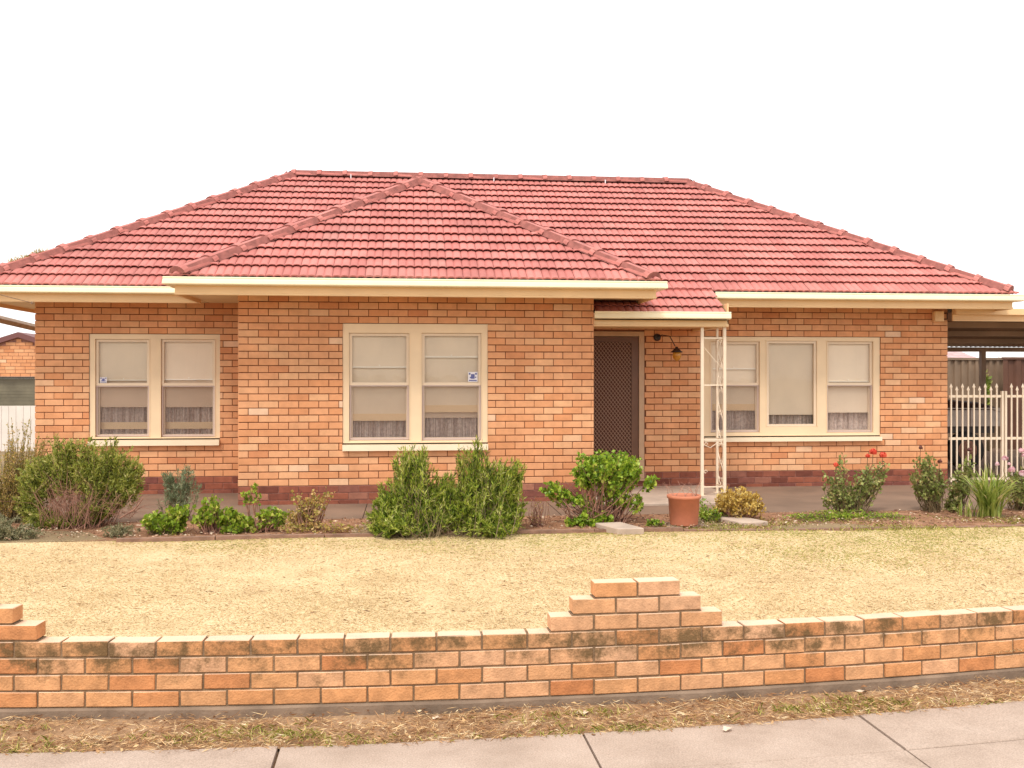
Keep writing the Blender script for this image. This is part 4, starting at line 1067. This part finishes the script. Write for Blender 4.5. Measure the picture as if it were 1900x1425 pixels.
# tall dry shrub at the far left
Y = 11.1
bush('dry_shrub', 'tall straggly brown and olive shrub at far left picture edge', 'shrub', root(20, Y), [lobe(5, 890, Y, 48, 75, 140), lobe(35, 860, Y, 34, 55, 70), lobe(85, 830, Y, 26, 34, 34), lobe(60, 900, Y, 24, 50, 50), lobe(22, 800, Y, 14, 55, 18), lobe(48, 800, Y, 12, 50, 14), lobe(70, 840, Y, 20, 30, 18), lobe(-60, 880, Y, 60, 90, 60)], (.026, .011), M['dry'], M['stem'], upright=.7, per=42, spread=.7, t0=.2, stem_r=.003)
Y = 10.75
bush('rosemary_shrub', 'round olive shrub with exposed brown twigs under the left window', 'shrub', root(150, Y),
     [lobe(80, 860, Y, 30, 18, 50), lobe(110, 845, Y, 26, 20, 50), lobe(128, 825, Y, 20, 14, 26), lobe(160, 826, Y, 16, 14, 24), lobe(185, 848, Y, 30, 26, 70), lobe(160, 868, Y, 32, 16, 50), lobe(222, 852, Y, 26, 22, 60), lobe(250, 876, Y, 20, 26, 60), lobe(238, 905, Y, 26, 20, 50), lobe(190, 895, Y, 34, 26, 80), lobe(50, 895, Y, 20, 26, 50), lobe(45, 930, Y, 18, 26, 50), lobe(75, 960, Y, 36, 16, 60), lobe(165, 950, Y, 40, 22, 80), lobe(200, 935, Y, 26, 18, 40), lobe(110, 880, Y + .1, 50, 24, 50), lobe(120, 965, Y, 36, 12, 30), lobe(100, 815, Y, 8, 16, 6), lobe(205, 822, Y, 14, 12, 8)],
     (.042, .011), M['shrub'], M['twig'], per=50, spread=.75, t0=.6, stem_n=.3, stem_r=.004, base_r=.12, shell=.4)
tw = thing('dead_branches', root(135, 10.45), 'bundle of dry brown twigs in front of the left olive shrub', 'twigs'); f = MB(); r = random.Random(5)
for i in range(66):
    b = root(r.uniform(75, 175), 10.4 + r.uniform(-.1, .25), r.uniform(.02, .2)); e = at(r.gauss(115, 32), r.gauss(905, 22), 10.35 + r.uniform(-.15, .3)); c = b.lerp(e, .5) + Vector((r.gauss(0, .08), r.gauss(0, .05), .09))
    f.tube([b, b.lerp(c, .6) + Vector((0, 0, .02)), c, e], .0028, 3, r1=.001, cap=False)
for i in range(60):
    b = at(r.uniform(205, 255), r.uniform(925, 965), 10.4); e = b + Vector((r.gauss(0, .12), r.gauss(0, .08), r.uniform(-.02, .14)))
    f.tube([b, b.lerp(e, .5) + Vector((0, 0, .02)), e], .003, 3, r1=.001, cap=False)
f.tube([at(222, 962, 10.3), at(250, 945, 10.3), at(258, 935, 10.3), at(266, 924, 10.3)], .008, 5, r1=.006)
f.build('twigs', M['twig'], tw, recalc=False)
Y = 10.1
bush('ground_cover_plant', 'pale grey green clump at the left end of the lawn', 'plant', root(10, Y), [lobe(-20, 975, Y, 60, 26, 90, .3), lobe(45, 990, Y, 34, 12, 45, .2)], (.035, .010), M['grey'], M['stem'], per=36, spread=1.0, t0=.1, stem_r=.002)
bush('ground_cover_plant', 'low grey green clump between left shrub and edging', 'plant', root(222, Y), [lobe(225, 985, Y, 34, 13, 50, .2)], (.028, .009), M['grey'], M['stem'], per=32, spread=1.0, t0=.1, stem_r=.002)
Y = 11.0
bush('feathery_shrub', 'small blue green feathery shrub below the left window', 'shrub', root(336, Y), [lobe(312, 882, Y, 26, 7, 22), lobe(350, 872, Y, 18, 9, 14), lobe(345, 900, Y, 34, 7, 26), lobe(325, 918, Y, 30, 8, 20), lobe(345, 932, Y, 24, 8, 16)], (.045, .008), M['bluish'], M['stem'], per=34, upright=0, spread=.7, t0=.55, stem_r=.0035)
# bright geraniums, low along the edging
GR = 'low geraniums along the edging'
Y = 10.15
bush('geranium', 'bright green low geranium mound at left end of edging', 'plant', root(305, Y), [lobe(292, 968, Y, 28, 20, 60), lobe(325, 975, Y, 24, 20, 50), lobe(330, 948, Y, 26, 14, 34)], (.042, .040), M['geran'], M['stem'], per=11, spread=1.2, t0=.5, stem_r=.004, group=GR)
bush('geranium', 'leggy yellow green geranium with one tall shoot before bay corner', 'plant', root(395, Y), [lobe(395, 935, Y, 20, 18, 30), lobe(376, 955, Y, 26, 20, 36), lobe(400, 960, Y, 26, 16, 30)], (.040, .038), M['geran'], M['twig'], per=9, spread=1.2, t0=.55, stem_r=.005, group=GR)
bush('geranium', 'bright green geranium mound just left of the bay corner', 'plant', root(440, Y), [lobe(440, 968, Y, 32, 20, 66), lobe(425, 955, Y, 22, 14, 24)], (.042, .040), M['geran'], M['stem'], per=10, spread=1.2, t0=.5, stem_r=.004, group=GR)
bush('geranium', 'sparse geranium with pale bare stem before the bay wall', 'plant', root(475, Y), [lobe(465, 912, Y, 20, 14, 12), lobe(505, 958, Y, 32, 18, 44), lobe(480, 975, Y, 26, 10, 20)], (.038, .036), M['geran'], M['twig'], per=10, spread=1.2, t0=.7, stem_r=.006, group=GR)
bush('bare_geranium', 'nearly leafless twiggy plant below the bay wall', 'plant', root(570, Y + .1), [lobe(570, 925, Y + .1, 38, 22, 34), lobe(560, 962, Y + .1, 36, 22, 46), lobe(605, 912, Y, 14, 9, 7)], (.034, .030), M['dry'], M['twig'], per=9, spread=1.2, t0=.55, stem_r=.006, twist=.1)
bush('ground_cover_plant', 'low straggly green and brown growth between geraniums and big rosemary', 'plant', root(600, 10.1), [lobe(540, 975, 10.1, 50, 10, 36, .25), lobe(640, 978, 10.1, 44, 8, 22, .25)], (.032, .020), M['dry'], M['twig'], per=12, spread=1.1, t0=.2, stem_r=.002)
# big rosemary pair
Y = 10.0
big_leaf = (.050, .0085)
bush('rosemary_shrub', 'large bushy rosemary shrub, left half of the pair before the bay', 'shrub', root(765, Y), [lobe(765, 865, Y, 40, 38, 150), lobe(725, 930, Y - .05, 32, 44, 120), lobe(785, 940, Y, 50, 55, 190), lobe(745, 975, Y - .12, 62, 32, 190, .3), lobe(818, 915, Y, 28, 46, 80), lobe(765, 846, Y, 38, 24, 40), lobe(705, 955, Y, 24, 36, 70), lobe(838, 905, Y, 26, 34, 60), lobe(830, 950, Y - .05, 34, 44, 120)], big_leaf, M['rosemary'], M['stem'], upright=.9, per=54, spread=.48, t0=.25, stem_r=.004, base_r=.2, shell=.45, group='rosemary shrubs before the bay')
bush('rosemary_shrub', 'large bushy rosemary shrub with taller spike, right half of the pair', 'shrub', root(880, Y), [lobe(885, 880, Y, 32, 50, 140), lobe(886, 838, Y, 12, 28, 18), lobe(855, 850, Y, 12, 22, 16), lobe(930, 905, Y, 40, 42, 140), lobe(956, 872, Y, 22, 26, 60), lobe(860, 940, Y - .05, 46, 55, 160), lobe(905, 975, Y - .12, 66, 32, 200, .3), lobe(950, 945, Y, 30, 42, 80), lobe(925, 870, Y, 24, 22, 40)], big_leaf, M['rosemary'], M['stem'], upright=.9, per=54, spread=.48, t0=.25, stem_r=.004, base_r=.2, shell=.45, group='rosemary shrubs before the bay')
bush('bare_shrub', 'small bare reddish twiggy plant right of the big rosemary', 'plant', root(1000, 10.3), [lobe(1000, 930, 10.3, 24, 22, 34), lobe(990, 965, 10.2, 26, 14, 26)], (.02, .010), M['dry'], M['twig'], per=2, t0=.5, stem_r=.004, twist=.09)
# woody pelargonium
Y = 10.35
wp = bush('woody_geranium', 'large woody geranium with rounded bright green crown before the door', 'shrub', root(1115, Y), [lobe(1130, 858, Y, 62, 22, 240), lobe(1085, 878, Y, 26, 16, 50), lobe(1172, 872, Y, 20, 22, 44), lobe(1140, 895, Y, 36, 14, 40), lobe(1020, 905, Y, 20, 14, 20), lobe(1045, 918, Y, 18, 14, 18), lobe(1214, 892, Y, 10, 12, 12), lobe(1140, 920, Y, 30, 18, 34), lobe(1178, 932, Y, 24, 14, 22), lobe(1085, 930, Y, 26, 20, 22), lobe(1080, 968, Y - .15, 34, 14, 44), lobe(1125, 955, Y - .1, 18, 12, 12)],
     (.040, .036), M['geran2'], M['twig'], per=13, spread=1.2, t0=.78, stem_n=.22, stem_r=.006, twist=.07, shell=.5, base_r=.09)
f = MB(); r = random.Random(9)
for i in range(42):
    b = root(1110 + r.gauss(0, 22), Y + r.gauss(0, .06)); e = at(r.uniform(1030, 1195), r.uniform(885, 950), Y + r.uniform(-.2, .2)); c = b.lerp(e, .5) + Vector((r.gauss(0, .06), r.gauss(0, .06), r.gauss(-.02, .05)))
    f.tube([b, b.lerp(c, .7), c, e.lerp(c, .4) + Vector((r.gauss(0, .02), 0, .01)), e], .010 * r.uniform(.5, 1.2), 5, r1=.003, cap=False)
f.build('woody_stems', M['twig'], wp, recalc=False)
bush('seedling', 'small bright green seedling tuft left of the terracotta pot', 'plant', root(1216, 10.1), [lobe(1216, 970, 10.1, 16, 9, 24)], (.03, .02), M['geran2'], M['stem'], per=12, spread=1.1, t0=.2)
bush('ground_cover_plant', 'dark green low plant directly behind and right of terracotta pot', 'plant', root(1320, 10.5), [lobe(1320, 955, 10.5, 32, 12, 50), lobe(1300, 935, 10.7, 10, 16, 14)], (.03, .018), M['geran2'], M['stem'], per=14, spread=1.1, t0=.2)
bush('yellow_shrub', 'round golden yellow leaved shrub beside the porch post', 'shrub', root(1368, 10.55), [lobe(1368, 928, 10.55, 42, 26, 240), lobe(1395, 938, 10.5, 22, 16, 50), lobe(1345, 935, 10.5, 24, 18, 60)], (.032, .022), M['yellow'], M['twig'], per=15, spread=1.0, t0=.5, shell=.3)
bush('ground_cover_plant', 'spreading green weeds along bed below the wide window', 'ground cover', root(1560, 10.5), [lobe(1480, 962, 10.4, 40, 7, 26, .25), lobe(1560, 958, 10.5, 60, 8, 70, .3), lobe(1650, 962, 10.4, 50, 8, 50, .3)], (.028, .016), M['geran'], M['stem'], per=16, spread=1.1, t0=.1)

# terracotta pot and its dead stems
pp = G(1269, 973, .02); pt = thing('plant_pot', pp, 'terracotta coloured tapered pot with bare twigs on garden edge', 'pot')
s_ = F / depth(pp.x, pp.y); hgt = 55 / s_; r0, r1 = 25 / s_, 29 / s_; f = MB()
f.lathe([(0, 0), (r0, 0), (r0 + .004, .01), (r1, hgt - .035), (r1 + .008, hgt - .034), (r1 + .014, hgt - .03), (r1 + .014, hgt - .002), (r1 + .010, hgt), (r1 - .002, hgt), (r1 - .006, hgt - .04), (r1 - .006, hgt - .05)], pp, 40)
po_ = f.build('pot_body', M['pot'], pt, smooth=True)
f = MB(); f.lathe([(0, hgt - .045), (r1 - .004, hgt - .05)], pp, 24); f.build('potting_soil', M['potin'], pt)
f = MB(); r = random.Random(3)
for (dx, n) in ((-.12, 5), (.12, 7), (0, 2)):
    for i in range(n):
        b = pp + Vector((dx + r.gauss(0, .015), r.gauss(0, .05), hgt - .05)); q = [b]; d = Vector((r.gauss(0, .45) + dx * 1.5, r.gauss(0, .2), 1))
        for k in range(5): d += Vector((r.gauss(0, .35), r.gauss(0, .2), 0)); q.append(q[-1] + d.normalized() * r.uniform(.03, .06))
        f.tube(q, .0035, 4, r1=.0012, cap=False)
f.build('bare_twigs', simple('pale_twig', (.46, .24, .17), .8, .3, 20), pt, recalc=False)
f = MB(); f.cbox(pp.x - .2, pp.x + .22, pp.y - .12, pp.y + .18, .0, .019, .004); tag(f.build('stone_slab', M['conc2']), 'flat grey slab lying beneath the terracotta pot', 'slab')
# stepping blocks
def block(pxa, pxb, py, lab, h=.07, dpt=.42):
    a = G(pxa, py, 0); b = G(pxb, py, 0); f = MB(); L = (b - a).length
    def T(p): return Vector((a.x + p.x - p.y * .35, a.y + p.y, p.z + .003 * math.sin(p.x * 30)))
    f.cbox(0, L, 0, dpt, -.02, h, .01, 0, T, .003); tag(f.build('stepping_block', M['conc']), lab, 'block', 'pale concrete blocks in the garden edge')
block(1146, 1197, 994, 'pale concrete block in edging left of the terracotta pot')
block(1372, 1428, 977, 'pale concrete block in front of the golden yellow shrub', .05)

# roses
def flower(mb, c, rad, r, n=26):
    for i in range(n):
        th = r.uniform(0, 2 * PI); el = r.uniform(-.2, 1.4); d = Vector((math.cos(th) * math.cos(el), math.sin(th) * math.cos(el), math.sin(el)))
        s1 = d.cross(Vector((0, 0, 1))).normalized() * rad * .55; u1 = s1.cross(d).normalized() * rad * .5; p = Vector(c) + d * rad * r.uniform(.35, .9)
        mb.quad([p - s1 - u1 * .6, p + s1 - u1 * .6, p + s1 * .7 + u1 + d * .008, p - s1 * .7 + u1 + d * .008])
def rose(label, px, Y, lobes, flowers, fm, extra_heads=()):
    t = bush('rose_bush', label, 'rose bush', root(px, Y), lobes, (.044, .030), M['roseleaf'], M['stem'], per=11, spread=1.1, t0=.4, stem_r=.0045, upright=.2, group='rose bushes at the right end of the bed', base_r=.05, shell=.55)
    r = random.Random(px)
    for (fx, fy, fr_) in flowers:
        f = MB(); c = at(fx, fy, Y - .05); flower(f, c, fr_, r); f.build('rose_flower', fm, t, recalc=False)
        f = MB(); f.tube([c, c + Vector((0, .02, -.14)), Vector((X_at(px, Y) * .4 + c.x * .6, Y, c.z - .35))], .004, 4, cap=False); f.build('flower_stem', M['stem'], t, recalc=False)
    for (fx, fy, fr_) in extra_heads:
        f = MB(); c = at(fx, fy, Y - .05); flower(f, c, fr_, r, 16); f.tube([c, c + Vector((0, .02, -.2))], .003, 4, cap=False); f.build('dead_flower', M['deadhead'], t, recalc=False)
Y = 10.9
rose('rose bush with red blooms beneath the wide window', 1575, Y, [lobe(1550, 895, Y, 28, 34, 40), lobe(1612, 885, Y, 30, 26, 52), lobe(1640, 862, Y, 14, 22, 14), lobe(1575, 915, Y, 44, 22, 44), lobe(1535, 925, Y, 18, 16, 12), lobe(1590, 938, Y, 16, 12, 14), lobe(1560, 850, Y, 12, 16, 6)], [(1551, 864, .032), (1620, 840, .045), (1638, 846, .042), (1610, 847, .025)], M['redpetal'])
rose('upright rose bush with one dark dead bloom beside the house corner', 1733, Y, [lobe(1718, 860, Y, 22, 22, 38), lobe(1722, 895, Y, 34, 28, 54), lobe(1742, 885, Y, 18, 30, 20), lobe(1698, 880, Y, 18, 18, 14)], [], M['redpetal'], [(1708, 832, .026), (1744, 857, .026)])
rose('loose rose bush in front of the left gate leaf', 1765, Y + .1, [lobe(1790, 880, Y, 26, 24, 34), lobe(1799, 858, Y, 9, 18, 14), lobe(1772, 905, Y, 26, 20, 24), lobe(1765, 935, Y, 20, 14, 12)], [], M['redpetal'], [(1799, 836, .03)])
rose('rose bush with pale pink blooms at right picture edge', 1895, Y, [lobe(1880, 890, Y, 26, 22, 30), lobe(1905, 900, Y, 28, 40, 50), lobe(1895, 930, Y, 22, 20, 20)], [(1864, 852, .038), (1877, 873, .042), (1895, 838, .035), (1897, 880, .04), (1850, 862, .025), (1872, 862, .02), (1900, 846, .03)], M['pinkpetal'])
# strap leaved plant
def strapplant(label, px, Y, n, hgt_, spread, lw, group=None):
    c = root(px, Y); t = thing('strap_leaf_plant', c, label, 'plant', group); r = random.Random(px); f = MB()
    for i in range(n):
        th = r.uniform(0, 2 * PI); o = r.uniform(.1, 1) * spread; h = hgt_ * r.uniform(.55, 1.05); b = c + Vector((r.gauss(0, .05), r.gauss(0, .05), 0)); d = Vector((math.cos(th), math.sin(th), 0)); s1 = d.cross(Vector((0, 0, 1))) * lw * r.uniform(.6, 1.2)
        pr = None; k = 7
        for j in range(k + 1):
            q = j / k; p = b + d * o * q ** 1.7 + Vector((0, 0, h * (q - .42 * (o / spread) * q ** 3))); w_ = s1 * (1 - q ** 3) * (.7 + .3 * math.sin(PI * q))
            cur = (p - w_, p + w_)
            if pr:
                bi = len(f.v)
                if j == 1: f.v += [tuple(pr[0]), tuple(pr[1])]; f.v += [tuple(cur[0]), tuple(cur[1])]; ids = (bi, bi + 1, bi + 2, bi + 3)
                else: f.v += [tuple(cur[0]), tuple(cur[1])]; ids = (bi - 2, bi - 1, bi, bi + 1)
                f.f.append((ids[0], ids[1], ids[3], ids[2])); f.m.append(0)
            pr = cur
    f.build('leaves', M['strap'], t, recalc=False); return t
strapplant('clump of long arching strap leaves in front of the gates', 1835, 10.5, 190, .66, .48, .013)
strapplant('small upright tuft of strap leaves left of the big arching clump', 1795, 10.5, 26, .28, .12, .007)
# climber on far post, weeds on the hip
bush('climbing_plant', 'thin pale green climber rising beside the carport post', 'plant', root(1829, FYY - .7), [lobe(1829, 700, FYY - .7, 5, 34, 34), lobe(1828, 760, FYY - .7, 6, 40, 20)], (.09, .06), M['strap'], M['stem'], per=12, spread=1.0, t0=.5)
def hip(k): return Vector((EX0 + k, EY + k, GZ + SL * k + .03))
t = thing('roof_weeds', hip(.66), 'tuft of weeds growing on left end of the roof hip', 'weeds'); Pn, Dn = [], []
for i in range(420):
    k = rng.choice([.52, .58, .64, .72, .76, .79]) + rng.gauss(0, .012); q = hip(k) + Vector((rng.gauss(0, .025), rng.gauss(0, .02), -.01 + abs(rng.gauss(0, .018)) * (1.5 if k > .7 else 1))); Pn.append(q); Dn.append(Vector((rng.gauss(0, .6), rng.gauss(0, .5), 1)))
npmesh('weed_leaves', leaf_quads(np.array(Pn), np.array(Dn), [.032] * 420, [.008] * 420), 4, M['dry'], t)

# ------------------------------------------------------------------ grass and litter
def fnoise(x, y):
    return (np.sin(x * 1.9 + 1.3 * np.sin(y * 1.1)) + np.sin(y * 2.7 + 1.7 * np.sin(x * .9 + 2)) + np.sin((x + y) * 4.3) * .5 + np.sin((x - 1.7 * y) * 7.1) * .35) / 2.85
def blades(name, X, Yv, Z, h, wdt, lean, m, kind_label):
    N = len(X); P = np.stack([X, Yv, Z], 1); th = nrg.uniform(0, 2 * PI, N); ln = np.abs(nrg.normal(lean, .35, N))
    D = np.stack([np.cos(th) * ln, np.sin(th) * ln, np.ones(N)], 1); D /= np.linalg.norm(D, axis=1, keepdims=True)
    ph = th + PI / 2 + nrg.normal(0, .4, N); S = np.stack([np.cos(ph), np.sin(ph), np.zeros(N)], 1) * wdt[:, None]
    bend = np.stack([np.cos(th), np.sin(th), np.zeros(N)], 1) * (h * .4)[:, None]
    mid = P + D * (h * .55)[:, None]; tip = P + D * h[:, None] + bend; tip[:, 2] = np.maximum(tip[:, 2] - h * .15, P[:, 2] + .002)
    V = np.stack([P - S, P + S, mid + S * .8, tip, mid - S * .8], 1)
    o = npmesh(name, V, 5, m); tag(o, kind_label, 'grass', kind='stuff'); return o
M['drygrass'] = leafmat('dry_grass_blade', [(0, (.42, .27, .13)), (.07, (.65, .48, .26)), (.5, (.79, .62, .365)), (.85, (.84, .69, .42)), (1, (.88, .76, .50))], trans=.35, rough=.7)
M['greengrass'] = leafmat('green_grass_blade', [(0, (.28, .31, .05)), (.4, (.44, .45, .09)), (.8, (.60, .56, .16)), (1, (.76, .66, .28))], trans=.35, rough=.6)
M['straw'] = leafmat('straw_litter', [(0, (.22, .10, .045)), (.3, (.42, .22, .10)), (.6, (.62, .38, .18)), (.88, (.76, .54, .28)), (1, (.86, .70, .45))], trans=.1, rough=.8)
def lawn_z(x, y):
    fy = 5.243 + .0215 * (x - .2) ** 2; t = np.clip((y - fy) / (BEDY - fy), 0, 1)
    return -.03 + .03 * t + .02 * .5 * np.clip((BEDY - y) / .18, 0, 1) * (np.sin(x * 1.7 + y * 2.3) + .6 * np.sin(x * 3.9 - y * 1.3))
N = 380000
u = nrg.uniform(0, 1, N); y = 5.45 + (BEDY + .04 - 5.45) * u; x = nrg.uniform(0, 1, N) * (y * 1.18 + 1.4) - y * .5 - .3
pn = fnoise(x, y); keep = nrg.uniform(0, 1, N) < np.clip(.75 + .35 * pn, .3, 1)
x, y, pn = x[keep], y[keep], pn[keep]
g = nrg.uniform(0, 1, len(x)) < np.clip((y - 8.1) * .42 + (x - 1.8) * .12 + pn * .35, 0, .9) * np.clip((y - 7.0) / 1.5, .08, 1)
for sel, mm, lab, nm in ((~g, M['drygrass'], 'short dry straw coloured lawn grass behind the brick fence', 'dry_grass'), (g, M['greengrass'], 'yellow green grass patches near garden bed', 'green_grass')):
    xs1, ys1 = x[sel], y[sel]; n = len(xs1); h = nrg.uniform(.008, .020, n) * (1.2 if mm is M['greengrass'] else 1)
    blades(nm, xs1, ys1, lawn_z(xs1, ys1) - .001, h, nrg.uniform(.0012, .0026, n), 2.0, mm, lab)
# dead matter lying in the lawn: little dark and brown flecks
n = 3400; x = nrg.uniform(-4, 6.5, n); y = nrg.uniform(5.6, 9.8, n); pn = fnoise(x * 1.7 + 3, y * 1.9); k = nrg.uniform(0, 1, n) < np.clip(.25 + pn, .05, 1); x, y = x[k], y[k]; n = len(x)
th = nrg.normal(0, .35, n); P = np.stack([x, y, lawn_z(x, y) + .012], 1); D = np.stack([np.cos(th), np.sin(th), nrg.normal(0, .15, n)], 1)
M['fleck'] = leafmat('brown_fleck', [(0, (.16, .08, .035)), (.6, (.36, .21, .11)), (1, (.52, .36, .20))], trans=.05)
tag(npmesh('lawn_litter', leaf_quads(P, D, nrg.uniform(.02, .06, n), nrg.uniform(.004, .009, n)), 4, M['fleck']), 'scattered brown leaf flecks on the dry lawn', 'leaf litter', kind='stuff')
# litter on the verge
def litter(n, yfun, zfun, x0, x1, lmin, lmax, w0, w1, m, name, label, dens=None, tilt=.12):
    x = nrg.uniform(x0, x1, n); t = nrg.uniform(0, 1, n)
    y, z = yfun(x, t), zfun(x, t)
    if dens is not None: k = nrg.uniform(0, 1, n) < dens(x, t); x, y, z = x[k], y[k], z[k]
    n = len(x); th = nrg.uniform(0, 2 * PI, n); P = np.stack([x, y, z + nrg.uniform(.0, .018, n)], 1); D = np.stack([np.cos(th), np.sin(th), nrg.normal(0, tilt, n)], 1)
    return tag(npmesh(name, leaf_quads(P, D, nrg.uniform(lmin, lmax, n), nrg.uniform(w0, w1, n), fold=.5), 4, m), label, 'leaf litter', kind='stuff')
fy = lambda x: 5.243 + .0215 * (x - .2) ** 2
py_ = lambda x: 4.905 + .019 * (x + .4) ** 2
vy = lambda x, t: py_(x) - .03 + (fy(x) - .01 - py_(x) + .03) * t
vz = lambda x, t: -.228 + .045 * t
litter(19000, vy, vz, -3, 4.6, .015, .085, .0018, .0052, M['straw'], 'straw_litter', 'dry straw and bark litter along the foot of the fence', lambda x, t: np.clip(1.1 - .8 * t + .55 * fnoise(x * 2.6, t * 4), .06, 1), .22)
litter(420, vy, vz, -3, 4.6, .015, .045, .008, .022, M['straw'], 'dead_leaves', 'dead leaves strewn along the verge by the fence', None, .25)
n = 11000; x = nrg.uniform(-3, 4.6, n); t = nrg.uniform(0, .75, n); k = nrg.uniform(0, 1, n) < np.clip(.12 + .9 * fnoise(x * 2.2 + 5, t * 3), 0, 1); x, t = x[k], t[k]; n = len(x)
blades('verge_grass', x, vy(x, t), vz(x, t), nrg.uniform(.015, .05, n), nrg.uniform(.0012, .0026, n), 1.0, M['greengrass'], 'patchy short green and straw grass on the verge')
# soil litter in the garden bed
litter(5200, lambda x, t: BEDY + .05 + 1.05 * t, lambda x, t: .02 + .0 * t, -5, 8, .015, .05, .008, .018, leafmat('bed_litter', [(0, (.14, .07, .045)), (.5, (.36, .20, .12)), (.85, (.58, .38, .25)), (1, (.74, .60, .45))], trans=.05), 'bed_litter', 'fallen leaves on the garden bed soil')
# green weeds on the bed edge at right
n = 9000; x = nrg.uniform(2.6, 8, n); y = BEDY + nrg.uniform(-.25, .7, n) ; k = nrg.uniform(0, 1, n) < np.clip(.35 + .7 * fnoise(x * 2, y * 3), 0, 1); x, y = x[k], y[k]; n = len(x)
blades('bed_grass', x, y, np.full(n, .005), nrg.uniform(.02, .06, n), nrg.uniform(.0015, .003, n), .8, M['greengrass'], 'weedy grass growing along the right part of the bed')
# single pale leaves and scraps seen on the path and verge
def scrap(px, py, z, size, lab, seed):
    c = G(px, py, z); r = random.Random(seed); n = 9; f = MB(); ring = []
    for i in range(n):
        th = 2 * PI * i / n; rr = size * (r.uniform(.55, 1.1)); ring.append(Vector((c.x + rr * math.cos(th) * 1.3, c.y + rr * math.sin(th), z + .006 + r.uniform(0, .016))))
    top = Vector((c.x, c.y, z + .010))
    for i in range(n): f.quad([top, ring[i], ring[(i + 1) % n]])
    tag(f.build('fallen_leaf', M['paper'], recalc=False), lab, 'leaf', 'pale fallen leaves')
scrap(1350, 1356, -.22, .026, 'pale leaf scrap lying alone on the concrete footpath', 1)
scrap(811, 1336, -.21, .022, 'whitish curled leaf on verge left of the stepped pier', 2)
scrap(1080, 1325, -.205, .035, 'largest pinkish dead leaf on the verge below the pier', 3)
scrap(1600, 1285, -.20, .035, 'pale dead leaf on the verge near the footpath crossing joint', 4)
